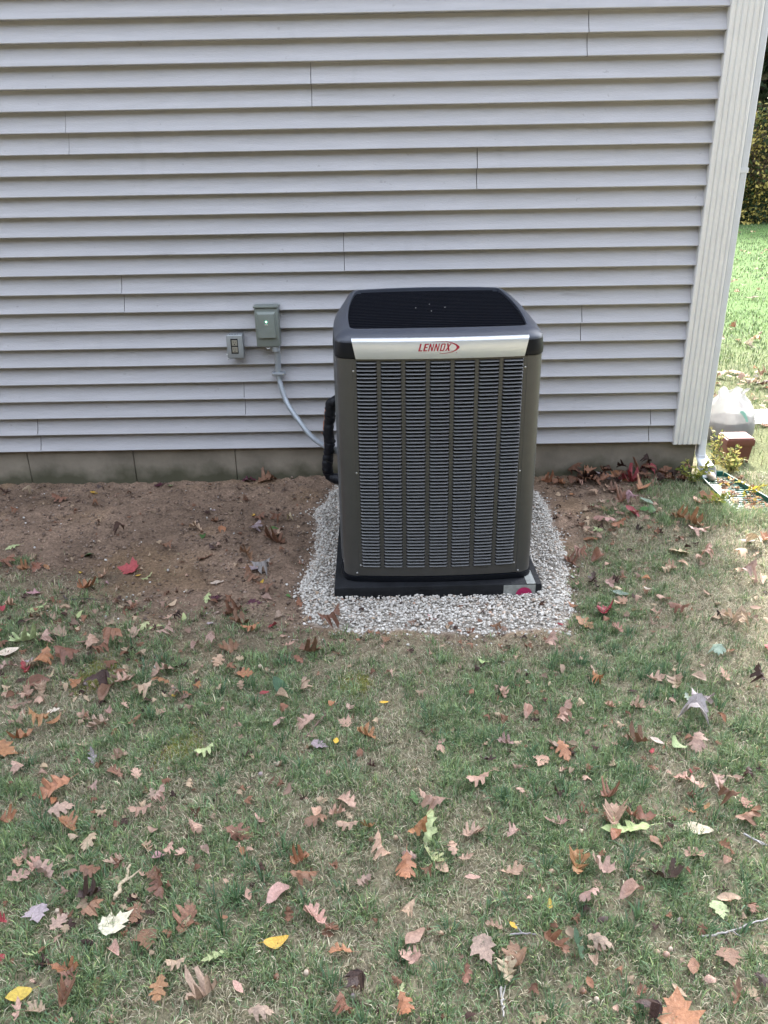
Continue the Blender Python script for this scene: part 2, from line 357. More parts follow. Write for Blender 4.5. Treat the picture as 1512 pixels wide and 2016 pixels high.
for r in range(13):
    z0 = Z0 + r*2*CR; js = [] if r in (6, 11) else sorted(j for j in [JO[r]+k*3.66 for k in range(-2, 3)] if XL+.15 < j < XC-.1)
    ed = [XL] + js + [XC+.012]
    for i in range(len(ed)-1):
        a, b = ed[i], ed[i+1]
        front = (i % 2 == (len(ed)) % 2)
        panel(a+(0 if i == 0 else .0016), b-(0 if i == len(ed)-2 else .0016), z0, 2, -.0022 if front else 0.0, r*7+i).build('siding_panel', M['siding'], house, 30)
panel(XL, XC+.012, Z0+26*CR, 26, 0, 99).build('upper_siding', M['siding'], house, 30)['kind'] = 'stuff'
# fluted corner post
pp = [(XC+.001, .055), (XC, -.012), (XC+.001, -.0145), (XC+.003, -.0155)]
FW_ = (.159-.012)/5
for k in range(5):
    a = XC+.006+k*FW_
    wd = [.0, .35, .5, .62, .74, .84, .93]
    dp = [-.0155, -.0155, -.0135, -.0085, -.0085, -.0135, -.0155] if k < 5 else []
    off = .010 if k == 0 else 0
    for q, d in zip(wd, dp): pp.append((a+q*FW_+off*(1-q)*.4, d))
pp += [(1.861, -.0155), (1.8655, -.012), (1.867, -.006), (1.867, .15)]
pc = MB(); pc.loft([[(x, y, z) for x, y in pp] for z in (.208, 1.2, 2.5, 4.0, 5.5)], closed=False)
back = [(x, y+.003, .208) for x, y in pp]
pc.loft([[(x, y, .208) for x, y in pp], [(min(max(x, XC+.003), 1.864), y+.004, .209) for x, y in pp]], closed=False)
pc.build('corner_post', M['trim'], house, 28)

# ------------------------------------------------------------------ downspout on the side wall
def rloop(c, u, v, hw, hh, r=.008, n=3):
    out = []
    for sx, sy, a0 in ((1, 1, 0), (-1, 1, PI/2), (-1, -1, PI), (1, -1, 3*PI/2)):
        for k in range(n+1):
            a = a0 + PI/2*k/n
            out.append(Vector(c) + Vector(u)*(sx*(hw-r)+r*math.cos(a)) + Vector(v)*(sy*(hh-r)+r*math.sin(a)))
    return out
ds = empty('downspout', (1.89, .04, .2)); tag(ds, 'white metal downspout beside cream corner post, with elbow at its foot', 'downspout')
def child(mb, name, m, par, sm=35):
    o = mb.build(name, m, par, sm); o.matrix_parent_inverse = par.matrix_basis.inverted() if False else Matrix.Translation(-Vector(par.location)); return o
mb = MB(); mb.loft([rloop((1.890, .035, z), (1, 0, 0), (0, 1, 0), .0205, .034) for z in (.20, 1.5, 3.0, 5.3)]); child(mb, 'pipe', M['spout'], ds)
mb = MB()
for x in (1.879, 1.890, 1.901): mb.box(x-.0015, x+.0015, -.0006, .002, .23, 5.2)
child(mb, 'rib', M['spout'], ds, 0)
path = [((1.890, .035, .232), .0228, .036, 0), ((1.889, .034, .170), .0228, .036, 0), ((1.889, .026, .145), .025, .036, .25), ((1.890, .008, .122), .029, .035, .55), ((1.894, -.02, .100), .033, .034, .8), ((1.900, -.055, .080), .039, .033, .95), ((1.908, -.10, .062), .043, .034, 1.0)]
loops = []
for c, hw, hh, b in path:
    ang = b*R(62); v = Vector((0, math.cos(ang), math.sin(ang))); u = Vector((1, .14*b, 0)).normalized()
    loops.append(rloop(c, u, v, hw, hh, .012, 4))
inner = [[Vector(p)*1.0 for p in loops[-1]]]
mb = MB(); mb.loft(loops)
cc = Vector(path[-1][0]); mb.loft([loops[-1], [cc+(p-cc)*.93 for p in loops[-1]], [cc+(p-cc)*.90+Vector((-.012, .07, .028)) for p in loops[-1]]])
child(mb, 'elbow', M['spout'], ds, 40)
mb = MB()
for i in range(2, 6):
    c, hw, hh, b = path[i]; ang = b*R(62); v = Vector((0, math.cos(ang), math.sin(ang))); u = Vector((1, .14*b, 0)).normalized()
    mb.loft([rloop(Vector(c)+o_, u, v, hw+e, hh+e, .012, 4) for o_, e in ((Vector((0, .004, .004)), .0), (Vector((0, 0, 0)), .0022), (Vector((0, -.004, -.004)), .0))])
child(mb, 'elbow_crimp', M['spout'], ds, 40)
mb = MB(); mb.bbox(1.866, 1.9145, -.0022, .072, 1.70, 1.725, .001, 1); child(mb, 'strap', M['spout'], ds)
def rock(name, loc, size, m, seed, sub=2, col=None):
    bm = bmesh.new(); bmesh.ops.create_icosphere(bm, subdivisions=sub, radius=1); r_ = random.Random(seed)
    ax = [r_.uniform(.75, 1.2) for _ in range(3)]; pl = [(Vector((r_.gauss(0, 1), r_.gauss(0, 1), r_.gauss(0, 1))).normalized(), r_.uniform(.6, .9)) for _ in range(7)]
    for v in bm.verts:
        for nrm, d in pl:
            q = v.co.dot(nrm)
            if q > d: v.co -= nrm*(q-d)*.85
        v.co = Vector((v.co.x*size[0]*ax[0], v.co.y*size[1]*ax[1], v.co.z*size[2]*ax[2]))
    me = bpy.data.meshes.new(name); bm.to_mesh(me); bm.free(); me.materials.append(m); me.polygons.foreach_set('use_smooth', [True]*len(me.polygons)); me.set_sharp_from_angle(angle=R(40))
    o = bpy.data.objects.new(name, me); COL.objects.link(o); o.location = loc
    return o
tag(rock('stone', (1.912, -.125, .040), (.028, .05, .032), M['tan'], 3), 'tan stone lodged in the mouth of the downspout elbow', 'stone')

# ------------------------------------------------------------------ air conditioner
AC = empty('air_conditioner', (.199, -1.0, .07), R(1.0)); tag(AC, 'tall grey louvred air conditioner with silver logo band and black top grille', 'air conditioner')
ZB = -.07                                              # heights below are above the ground, the Empty stands on the pad
def rr(hw, hd, r, bow, zf, nc=8, ns=12):
    """rounded rectangle with slightly bowed sides, counter-clockwise from the front left"""
    pts = []
    cs = [(-hw+r, -hd+r, PI), (hw-r, -hd+r, 1.5*PI), (hw-r, hd-r, 0), (-hw+r, hd-r, .5*PI)]
    for i, (cx, cy, a0) in enumerate(cs):
        for k in range(nc+1):
            a = a0 + .5*PI*k/nc; pts.append((cx+r*math.cos(a), cy+r*math.sin(a)))
        ex, ey = pts[-1]; nx2, ny2 = [(-1, 0), (0, -1), (1, 0), (0, 1)][(i+1) % 4], None
        a1 = cs[(i+1) % 4]; sx = a1[0]+r*math.cos(a1[2]); sy = a1[1]+r*math.sin(a1[2])
        for k in range(1, ns): pts.append((ex+(sx-ex)*k/ns, ey+(sy-ey)*k/ns))
    out = []
    for x, y in pts:
        fx = max(0, 1-(x/(hw-r))**2) if abs(x) < hw-r else 0; fy = max(0, 1-(y/(hd-r))**2) if abs(y) < hd-r else 0
        X = x + (bow*fy if x > 0 else -bow*fy)*(1 if abs(x) > hw-r*.99 else 0)
        Y = y + (bow*fx if y > 0 else -bow*fx)*(1 if abs(y) > hd-r*.99 else 0)
        out.append((X, Y, (zf(X, Y) if callable(zf) else zf)+ZB))
    return out
HW, HD, RC, BOW = .413, .432, .065, .018
mb = MB(); mb.loft([rr(HW-.002, HD-.002, RC, BOW, .0705), rr(HW+.004, HD+.004, RC, BOW, .0735), rr(HW+.004, HD+.004, RC, BOW, .094), rr(HW-.012, HD-.012, RC, BOW, .0965)], True, True); mb.build('base_pan', M['black'], AC)
# corner posts
for sx in (-1, 1):
    for sy in (-1, 1):
        arc = []
        for k in range(11):
            a = PI + .5*PI*k/10; arc.append((-HW+RC+RC*math.cos(a), -HD+RC+RC*math.sin(a)))
        outer = [(-HW+.0, -HD+RC+.004)] + arc + [(-HW+RC+.002, -HD-.0004)]
        inner_ = [(x*.985, y*.985) for x, y in outer][::-1]
        ring = [(x*sx, y*sy) for x, y in outer+inner_]
        if sx*sy < 0: ring = ring[::-1]
        mb = MB(); mb.loft([[(x, y, z+ZB) for x, y in ring] for z in (.097, 1.054)], True, True); mb.build('corner_post', M['ac'], AC, 30)
# inner coil, near black to paint the shade between louvers
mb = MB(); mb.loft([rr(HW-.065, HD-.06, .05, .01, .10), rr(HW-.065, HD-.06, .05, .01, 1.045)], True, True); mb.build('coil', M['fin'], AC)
# louvred panels: front one in full detail
PW = .3468
def yf(x): return -HD - BOW*max(0.0, 1-(x/(HW-RC))**2) + .0015
CP, CH, NR, ZT, ZL = .0967, .0405, 61, 1.044, .139
PITCHZ = (ZT-ZL)/NR
fp = MB()
cols = [k*CP for k in range(-3, 4)]
edges = [-PW] + [e for c in cols for e in (c-CH, c+CH)] + [PW]
def strip(mbx, xa, xb, za, zb, f, n=2):
    xs = np.linspace(xa, xb, n+1)
    mbx.loft([[(x, f(x), za+ZB), (x, f(x)+.004, za+ZB), (x, f(x)+.004, zb+ZB), (x, f(x), zb+ZB)] for x in xs], True, True)
for i in range(0, len(edges), 2): strip(fp, edges[i], edges[i+1], .098, 1.0525, yf)
for c in cols:
    strip(fp, c-CH, c+CH, .098, ZL, yf); strip(fp, c-CH, c+CH, ZT, 1.0525, yf)
front = fp.build('front_panel', M['ac'], AC, 20)
def louver_mesh():
    pr = [(.0035, .0042), (-.0020, .0037), (-.0062, .0024), (-.0090, .0004), (-.0095, -.0012), (-.0078, -.0010), (-.0036, .0010)]
    m_ = MB(); L = []
    for x, s in ((-CH+.0002, .12), (-CH+.0022, .72), (-CH+.006, 1), (CH-.006, 1), (CH-.0022, .72), (CH-.0002, .12)):
        L.append([(x, .003+(y-.003)*s, z) for y, z in pr])
    m_.loft(L, False, False, closed=False); return m_
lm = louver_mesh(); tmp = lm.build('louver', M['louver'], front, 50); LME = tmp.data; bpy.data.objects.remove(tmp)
rest = MB()
lv = np.array(lm.v)
for r in range(NR):
    z = ZT - (r+.5)*PITCHZ + ZB
    for c in cols:
        sl_ = 2*BOW*c/(HW-RC)**2
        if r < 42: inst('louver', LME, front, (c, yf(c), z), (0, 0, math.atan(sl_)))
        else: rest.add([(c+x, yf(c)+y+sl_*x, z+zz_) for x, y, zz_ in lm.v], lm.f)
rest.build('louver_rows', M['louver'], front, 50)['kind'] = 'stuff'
# the other three sides: same panel, coarser, one part each
def side_panel(rot, hw2, hd2, name):
    sp_ = MB(); f = lambda x: -hd2 - BOW*max(0.0, 1-(x/(hw2-RC))**2) + .0015
    pw = hw2-RC-.002; nC = 7; cp = 2*pw/nC; ch = cp/2-.008
    cs = [(-pw+cp*(k+.5)) for k in range(nC)]
    ed2 = [-pw]+[e for c in cs for e in (c-ch, c+ch)]+[pw]
    for i in range(0, len(ed2), 2): strip(sp_, ed2[i], ed2[i+1], .098, 1.0525, f)
    for c in cs:
        strip(sp_, c-ch, c+ch, .098, ZL, f); strip(sp_, c-ch, c+ch, ZT, 1.0525, f)
        for r in range(NR):
            z = ZT-(r+.5)*PITCHZ+ZB
            sp_.add([(c-ch, f(c-ch)+.002, z+.004), (c+ch, f(c+ch)+.002, z+.004), (c+ch, f(c+ch)-.007, z-.0035), (c-ch, f(c-ch)-.007, z-.0035)], [(0, 3, 2, 1)])
    o = sp_.build(name, M['ac'], AC, 20); o.rotation_euler = (0, 0, rot); o['kind'] = 'stuff'; return o
side_panel(PI/2, HD, HW, 'side_panel'); side_panel(-PI/2, HD, HW, 'side_panel'); side_panel(PI, HW, HD, 'rear_panel')
# screws
sm = MB(); sm.loft([[(r_*math.cos(2*PI*k/8), y, r_*math.sin(2*PI*k/8)) for k in range(8)] for r_, y in ((.0042, .001), (.0042, -.0015), (.003, -.0032), (.0008, -.0038))], False, True)
o0 = sm.build('screw', M['screw'], AC, 60); SME = o0.data; bpy.data.objects.remove(o0)
for x, z in ((-.342, 1.005), (.338, 1.008), (-.342, .577), (.338, .572), (-.336, .149), (.334, .146)): inst('screw', SME, AC, (x, yf(x)-.0005, z+ZB))
for x, z in ((-.353, .112), (.353, .108)): inst('screw', SME, AC, (x, -HD-.0005, z+ZB))
for sx in (-1, 1):
    for z in (1.03, .60, .12): inst('screw', SME, AC, (sx*(HW+.0005), -.33, z+ZB), (0, 0, sx*PI/2))
# top cap
def Zg(x, y): return 1.160 + .080*(y+.345) - .003*(x/.36)**2
def zl(b, s): return lambda x, y: b + s*.08*(y+.43) - .004*s*(x/.38)**2
def TP(y): return 1-.045*(y+.40)/.8
def tp(l, k=1.0): return [(x*(1+(TP(y)-1)*k), y, z) for x, y, z in l]
K3 = rr(HW+.001, HD+.001, RC+.006, BOW, zl(1.116, .15))
sk = MB(); sk.loft([rr(HW-.01, HD-.01, RC, BOW, 1.0565), rr(HW+.004, HD+.004, RC+.004, BOW, 1.058), rr(HW+.005, HD+.005, RC+.004, BOW, 1.075), K3]); sk.build('cap_skirt', M['black'], AC, 40)
cap = MB()
cap.loft([[(x, y, z+.0006) for x, y, z in K3], rr(HW+.0005, HD+.0005, RC+.006, BOW, zl(1.124, .22)),
          tp(rr(HW-.005, HD-.006, RC+.006, BOW, zl(1.133, .35)), .3), tp(rr(HW-.016, HD-.02, RC-.004, BOW, zl(1.143, .6)), .7), tp(rr(.386, .396, .052, .018, zl(1.1505, .9))), tp(rr(.371, .380, .044, .018, lambda x, y: Zg(x, y)-.0005)),
          tp(rr(.364, .368, .04, .018, lambda x, y: Zg(x, y)+.0025)), tp(rr(.356, .358, .036, .018, lambda x, y: Zg(x, y)+.001)), tp(rr(.354, .356, .036, .018, lambda x, y: Zg(x, y)-.035))])
capo = cap.build('top_cap', M['cap'], AC, 40)
# grille bars across the top
gb = MB(); yv = -.352
while yv < .353:
    q = max(0.0, 1-(abs(yv)/.368)**18)**(1/6); hx = (.357+.018*max(0, 1-(yv/.31)**2))*q*TP(yv)
    xs = np.linspace(-hx, hx, 7)
    gb.loft([[(x, yv-.0022, Zg(x, yv)-.022+ZB), (x, yv+.0022, Zg(x, yv)-.022+ZB), (x, yv+.0034, Zg(x, yv)-.0115+ZB), (x, yv+.002, Zg(x, yv)-.0085+ZB), (x, yv-.002, Zg(x, yv)-.0085+ZB), (x, yv-.0034, Zg(x, yv)-.0115+ZB)] for x in xs], True, True)
    yv += .027
for xv in (-.24, -.12, 0, .12, .24):
    ys = np.linspace(-.345, .345, 5); gb.loft([[(xv-.0015, y, Zg(xv, y)-.034+ZB), (xv+.0015, y, Zg(xv, y)-.034+ZB), (xv+.0015, y, Zg(xv, y)-.0225+ZB), (xv-.0015, y, Zg(xv, y)-.0225+ZB)] for y in ys], True, True)
gb.build('top_grille', M['bars'], AC, 0)['kind'] = 'stuff'
for dx, dy in ((-.064, 0), (.064, 0), (0, .064), (0, -.064)):
    inst('grille_bolt', SME, AC, (dx-.008, dy+.005, Zg(dx, dy)+ZB-.0075), (-PI/2, 0, 0), (.5, .5, .5))
fn = MB()
for k in range(4):
    a0 = k*PI/2; L = []
    for r_ in (.06, .16, .28):
        L.append([(r_*math.cos(a0+d), r_*math.sin(a0+d), 1.09+zz_+ZB) for d, zz_ in ((-.5, -.03), (-.15, -.005), (.25, .02))])
    fn.loft(L, closed=False)
fn.loft([[(.07*math.cos(2*PI*k/16), .07*math.sin(2*PI*k/16), z+ZB) for k in range(16)] for z in (1.02, 1.115)], True, True)
fn.build('fan', M['dark'], AC, 40)
mb = MB(); mb.loft([rr(.40, .41, .06, .01, 1.0475), rr(.40, .41, .06, .01, 1.0545)], True, True); mb.build('fan_deck', M['dark'], AC)
# silver band
def yb(x): return -HD-.005 - BOW*max(0.0, 1-(x/(HW-RC))**2)
xs = np.linspace(-1, 1, 25); L = []
BP = [(1.0535, .004), (1.0535, -.0035), (1.0560, -.0052), (1.10, -.0055), (1.1195, -.0050), (1.1265, -.0030), (1.1310, .0015), (1.1335, .0085), (1.1335, .014)]
for s in xs:
    L.append([(s*(.331+.016*(z-1.0535)/.08), yb(s*.34)+y, z+ZB) for z, y in BP])
band = MB().loft(L, True, True, closed=False); bo = band.build('logo_band', M['silver'], AC, 40)
# lettering (units: 1 = 1/135 of the cap height), sheared like the sign
lg = MB(); US = .0002095; LX0, LZ0 = -.0878, 1.0835+ZB; SH = .27
def lq(pts, lift=.0):
    P = []
    for x, y in pts:
        X = LX0 + (x+SH*y)*US; P.append((X, yb(X)-.0060-lift, LZ0+y*US))
    a = sum(P[i][0]*P[(i+1) % len(P)][2]-P[(i+1) % len(P)][0]*P[i][2] for i in range(len(P)))
    lg.add(P, [tuple(range(len(P))) if a > 0 else tuple(reversed(range(len(P))))])
def rc(x0, x1, y0, y1): lq([(x0, y0), (x1, y0), (x1, y1), (x0, y1)])
HT = 138
rc(0, 30, 0, HT); rc(30, 74, 0, 20)                                                                   # L
rc(90, 120, 0, HT); rc(120, 164, 0, 19); rc(120, 156, 60, 78); rc(120, 164, HT-19, HT)                # E
for x in (182, 288):                                                                                  # N N
    rc(x, x+22, 0, HT); rc(x+62, x+82, 0, HT); lq([(x+22, HT), (x+22, HT-48), (x+62, 0), (x+62, 48)], .0)
ox = 396                                                                                              # O
o_out = [(14, 0), (68, 0), (82, 14), (82, HT-14), (68, HT), (14, HT), (0, HT-14), (0, 14)]; o_in = [(28, 18), (56, 18), (60, 22), (60, HT-22), (56, HT-18), (28, HT-18), (24, HT-22), (24, 22)]
for i in range(8):
    j = (i+1) % 8; lq([(ox+o_out[i][0], o_out[i][1]), (ox+o_out[j][0], o_out[j][1]), (ox+o_in[j][0], o_in[j][1]), (ox+o_in[i][0], o_in[i][1])])
xx0 = 496; lq([(xx0, 0), (xx0+24, 0), (xx0+88, HT), (xx0+64, HT)], .0); lq([(xx0+58, 0), (xx0+88, 0), (xx0+30, HT), (xx0, HT)], .0003)   # X
so_ = [(610, 318), (700, 304), (800, 297), (900, 300), (1000, 318), (1080, 350), (1125, 385), (1137, 405), (1122, 430), (1070, 468), (1000, 498), (900, 518), (820, 526), (755, 521)]
si_ = [(610, 319), (700, 309), (800, 304), (900, 310), (985, 330), (1050, 365), (1078, 395), (1078, 412), (1063, 440), (1030, 468), (970, 494), (890, 511), (820, 519), (755, 518)]
def sw(p): y = 485-p[1]-(p[0]-365)*.02; return (p[0]-365-SH*y, y)
for i in range(len(so_)-1): lq([sw(so_[i]), sw(so_[i+1]), sw(si_[i+1]), sw(si_[i])])
lq([sw(p) for p in ((1070, 502), (1084, 500), (1086, 510), (1072, 512))])
lg.build('logo_lettering', M['red'], bo, 0)

# pad under it
PADZ = .07
pad = empty('equipment_pad', (.197, -1.035, -.03), R(1.2)); tag(pad, 'low black plastic pad with sticker under the air conditioner', 'pad')
mb = MB(); mb.bbox(-.453, .453, -.455, .455, 0, PADZ+.0295, .006, 2); mb.build('slab', M['pad'], pad)
mb = MB(); mb.box(-.10, .02, -.4575, -.4545, .035, .085); mb.build('moulded_recess', M['pad'], pad, 0)
stk = mat('sticker_paper', (.27, .28, .26), .5, var=.25, vscale=45); dsk = mat('sticker_magenta', (.38, .012, .09), .45, var=.2, vscale=60)
mb = MB(); mb.box(.285, .424, -.4572, -.4548, .034, .0945); so2 = mb.build('sticker', stk, pad, 0)
mb = MB(); mb.add([(.375+.036*math.cos(a), -.4579, .0475+.036*math.sin(a)) for a in np.linspace(0, PI, 17)], [tuple(range(17))]); mb.build('sticker_disc', dsk, so2, 0)
mb = MB(); mb.box(.386, .424, -.4568, -.33, PADZ+.0292, PADZ+.0306); mb.build('sticker_fold', stk, pad, 0)

# ------------------------------------------------------------------ line set and conduit
PY = -.52
pts = [(.02, -.06, .58), (-.15, -.30, .66), tuple(at_y(664, 787, PY)), tuple(at_y(652, 797, PY)), tuple(at_y(649, 820, PY)), tuple(at_y(647, 850, PY)), tuple(at_y(649, 875, PY)), tuple(at_y(646, 900, PY)), tuple(at_y(645, 922, PY)), tuple(at_y(651, 938, PY)), tuple(at_y(668, 944, PY-.03)), (-.13, -.60, .20)]
P = smooth_path(pts, 8)
ls = empty('refrigerant_line', (-.32, PY, .2)); tag(ls, 'black foam insulated pipe bending up beside air conditioner', 'pipe')
_pj = random.Random(3); P = [p+Vector((_pj.gauss(0, .0022), _pj.gauss(0, .0022), 0)) for p in P]
rad = [.0275*(1+.07*math.sin(int(i/7)*2.4)+.03*math.sin(i*1.7)) for i in range(len(P))]
mb = MB(); mb.tube(P, rad, 14); child(mb, 'insulation', M['foam'], ls, 60)
for idx in (31, 47, 58, 67):
    mb = MB(); mb.tube([P[idx], P[idx].lerp(P[idx+1], .6)], [.0305, .0305], 14); child(mb, 'tape_band', M['tape'], ls, 40)
mb = MB(); q = [Vector(p)+Vector((-.0255, .012, 0)) for p in P[26:50]]; mb.tube(q, .0055, 8); child(mb, 'copper_pipe', M['copper'], ls, 60)
cpts = [(-.630, -.055, .845)] + [tuple(at_y(x, y, Y)) for x, y, Y in ((546, 690, -.045), (548, 735, -.035), (553, 760, -.05), (566, 795, -.09), (590, 830, -.17), (612, 858, -.26), (636, 876, -.36), (664, 888, -.50))] + [(-.19, -.60, .40)]
C = smooth_path(cpts, 8); cl = C[0]
cond = empty('electrical_conduit', (-.63, -.05, .5)); tag(cond, 'grey flexible conduit curving from disconnect box to air conditioner', 'conduit')
mb = MB(); n_ = len(C); mb.tube(C[:20], .0175, 14); child(mb, 'straight_run', M['galv'], cond, 60)
fx = smooth_path(cpts, 30)[60:]; mb = MB(); mb.tube(fx, [.0150+.0009*math.sin(i*2.1) for i in range(len(fx))], 12); child(mb, 'flexible_run', M['galv'], cond, 60)
a_ = at_y(549, 735, -.03); mb = MB(); mb.bbox(a_.x-.036, a_.x+.036, -.058, -.004, a_.z-.008, a_.z+.008, .003); child(mb, 'clamp', M['galv'], cond)
for sx in (-1, 1):
    mb = MB(); mb.tube([(a_.x+sx*.030, -.055, a_.z), (a_.x+sx*.030, -.064, a_.z)], [.006, .004], 8); child(mb, 'clamp_screw', M['screw'], cond)
mb = MB(); mb.tube([(-.630, -.055, .862), (-.630, -.055, .815)], .024, 12); child(mb, 'connector', M['galv'], cond)
mb = MB(); mb.tube([C[-10], C[-1]], .021, 12); child(mb, 'end_fitting', M['boxgrey'], cond)

# ------------------------------------------------------------------ boxes on the wall
db = empty('disconnect_box', (-.668, 0, .95)); tag(db, 'green-grey electrical disconnect box on siding with tiny green light', 'electrical box')
x0, x1, z0, z1 = -.732, -.603, .845, 1.062
mb = MB(); mb.bbox(x0, x1, -.085, .004, z0, z1-.004, .005); child(mb, 'enclosure', M['boxgreen'], db)
mb = MB(); mb.bbox(x0-.005, x1+.004, -.094, .004, z1-.003, z1+.008, .003); child(mb, 'rain_hood', M['boxgreen'], db)
mb = MB(); mb.loft([rloop((-.668, -.0855, .968), (1, 0, 0), (0, 0, 1), .052, .072, .006), rloop((-.668, -.099, .966), (1, 0, 0), (0, 0, 1), .046, .062, .006), rloop((-.668, -.100, .966), (1, 0, 0), (0, 0, 1), .043, .059, .006)], False, True); cv = child(mb, 'cover', M['boxgreen'], db)
mb = MB(); mb.bbox(-.716, -.620, -.1005, -.0985, .897, .948, .0008, 1); child(mb, 'cover_plate', M['boxgreen'], db)
mb = MB(); mb.tube([(-.668, -.0995, .985), (-.668, -.1035, .985)], [.0045, .003], 10); child(mb, 'indicator_light', M['led'], db)
mb = MB(); mb.bbox(-.677, -.659, -.102, -.0998, .966, .972, .0006, 1); child(mb, 'name_plate', M['screw'], db)
mb = MB(); mb.tube([(-.668+.012*math.cos(a), -.088-.006*math.sin(a)*0, z0-.001-.008*math.sin(a)) for a in np.linspace(0, PI, 9)], .002, 6); child(mb, 'hasp', M['screw'], db)
ob = empty('outlet_box', (-.857, 0, .85)); tag(ob, 'small grey outdoor outlet box with clear window on siding', 'outlet')
x0, x1, z0, z1 = -.903, -.810, .783, .912
mb = MB(); mb.bbox(x0+.006, x1-.006, -.062, .004, z0+.004, z1, .006); child(mb, 'back_box', M['boxgrey'], ob)
mb = MB(); mb.bbox(x0, x1, -.078, -.060, z0-.003, z1+.002, .007, 3); child(mb, 'cover', M['boxgrey'], ob)
mb = MB(); mb.bbox(-.879, -.838, -.0800, -.0775, .808, .892, .001, 1); wi = child(mb, 'window', M['dark'], ob)
for zc in (.869, .831):
    mb = MB(); mb.bbox(-.872, -.842, -.0822, -.0798, zc-.0155, zc+.0155, .001, 1); rcpt = child(mb, 'receptacle', M['ivory'], ob)
    mb = MB(); mb.box(-.864, -.862, -.0828, -.0823, zc, zc+.009); mb.box(-.853, -.851, -.0828, -.0823, zc, zc+.007); mb.box(-.860, -.855, -.0828, -.0823, zc-.010, zc-.005)
    so3 = mb.build('slot', M['dark'], rcpt, 0); so3.matrix_parent_inverse = Matrix.Identity(4); so3.location = (0, 0, 0)
for x in (-.884, -.872, -.854, -.842):
    mb = MB(); mb.tube([(x, -.052, z1-.001), (x, -.052, z1+.0015)], .0038, 8); child(mb, 'vent_hole', M['dark'], ob)
for x, z in ((-.902, .80), (-.897, .776)):
    mb = MB(); mb.tube([(x, -.066, z), (x-.008, -.066, z)], .005, 8); child(mb, 'hinge_knob', M['screw'], ob)
mb = MB(); mb.tube([(-.864, -.045, z0+.004), (-.864, -.045, z0-.012)], .007, 8); child(mb, 'plug', M['boxgrey'], ob)

# ------------------------------------------------------------------ splash tray, planter, bag
tr_ = empty('splash_tray', (1.95, -.3, 0)); tag(tr_, 'green ribbed plastic splash tray on grass below the downspout', 'splash tray')
TL = lambda y: 1.872 + .010*(y+.09)/.5
TRR = lambda y: 2.005 + (-.06-y)*.20
def hz(x, y): return float(H(x, y))
for f, s in ((TL, -1), (TRR, 1)):
    L = []
    for y in np.linspace(-.06, -.64, 8):
        x = f(y); z = .012; L.append([(x, y, z-.02), (x+s*.004, y, z-.02), (x+s*.016, y, z+.027), (x+s*.018, y, z+.027), (x+s*.018, y, z+.031), (x+s*.010, y, z+.031)])
    if s < 0: L = [l[::-1] for l in L]
    mb = MB(); mb.loft(L, True, True); child(mb, 'side_rail', M['tray'], tr_, 20)
mb = MB(); mb.bbox(1.868, 2.012, -.058, -.046, 0, .050, .003); child(mb, 'back_rail', M['tray'], tr_)
mb = MB(); mb.add([(TL(-.06), -.058, .010), (TRR(-.06), -.058, .010), (TRR(-.64), -.64, .004), (TL(-.64), -.64, .004)], [(0, 3, 2, 1)]); child(mb, 'tray_floor', M['tray'], tr_, 0)
for k in range(19):
    y = -.085-k*.0295
    mb = MB(); mb.bbox(TL(y)+.006, TRR(y)-.004, y-.0075, y+.0075, .0108-.006*(k/19), .024-.006*(k/19), .003); child(mb, 'rib', M['tray'], tr_)
pl = empty('planter_box', (2.22, .29, 0), 0); tag(pl, 'reddish brown rimmed planter box in front of the plastic bag', 'planter')
def rect(cx, cy, hw, hd, z): return [(cx-hw, cy-hd, z), (cx+hw, cy-hd, z), (cx+hw, cy+hd, z), (cx-hw, cy+hd, z)]
mb = MB(); mb.loft([rect(2.215, .285, .068, .055, -.02), rect(2.215, .285, .080, .065, .115)], True, True); child(mb, 'body', M['planter'], pl, 20)
mb = MB(); mb.bbox(2.127, 2.303, .210, .360, .1155, .158, .004); child(mb, 'rim', M['planter'], pl)
mb = MB(); mb.bbox(2.133, 2.297, .216, .354, .1575, .166, .003); child(mb, 'lid', mat('sunlit_terracotta', (.22, .11, .095), .7, var=.1), pl)  # lighter lid colour paints in the sun on the planter's top
# bag: soil slumped in the bottom, pale film gathered above
bgE = empty('plastic_bag', (2.37, .76, 0)); tag(bgE, 'clear plastic bag with soil in the bottom, slumped on lawn behind planter', 'bag')
def bag_loop(cx, cy, rx, ry, z, seed, wr, n=44):
    out = []
    for k in range(n):
        a = 2*PI*k/n; q = 1+wr*math.sin(a*7+seed*1.3)+wr*.8*math.sin(a*13+seed*2.1)+wr*.5*math.sin(a*3+seed)
        out.append((cx+rx*q*math.cos(a), cy+ry*q*math.sin(a), z+.006*math.sin(a*5+seed)*wr*20))
    return out
bx, by = 2.365, .76
mb = MB(); mb.loft([bag_loop(bx, by, .145, .12, -.01, 1, .01), bag_loop(bx, by, .166, .14, .05, 1.2, .012), bag_loop(bx, by, .164, .142, .11, 1.4, .014), bag_loop(bx, by, .155, .134, .138, 1.5, .02), bag_loop(bx, by, .02, .02, .15, 1.5, .02)], True, True); child(mb, 'soil', M['soil'], bgE, 60)
mb = MB(); mb.loft([bag_loop(bx, by, .150, .125, -.008, 1, .01), bag_loop(bx, by, .172, .146, .05, 1.2, .012), bag_loop(bx, by, .168, .145, .10, 1.4, .016), bag_loop(bx-.005, by, .160, .138, .16, 1.7, .024), bag_loop(bx-.012, by, .145, .12, .215, 2.0, .035), bag_loop(bx-.015, by, .118, .095, .258, 2.3, .05), bag_loop(bx-.02, by, .090, .07, .285, 2.6, .07), bag_loop(bx-.02, by, .076, .055, .305, 3.0, .10), bag_loop(bx-.01, by, .085, .06, .335, 3.5, .16)]); child(mb, 'film', M['film'], bgE, 180)
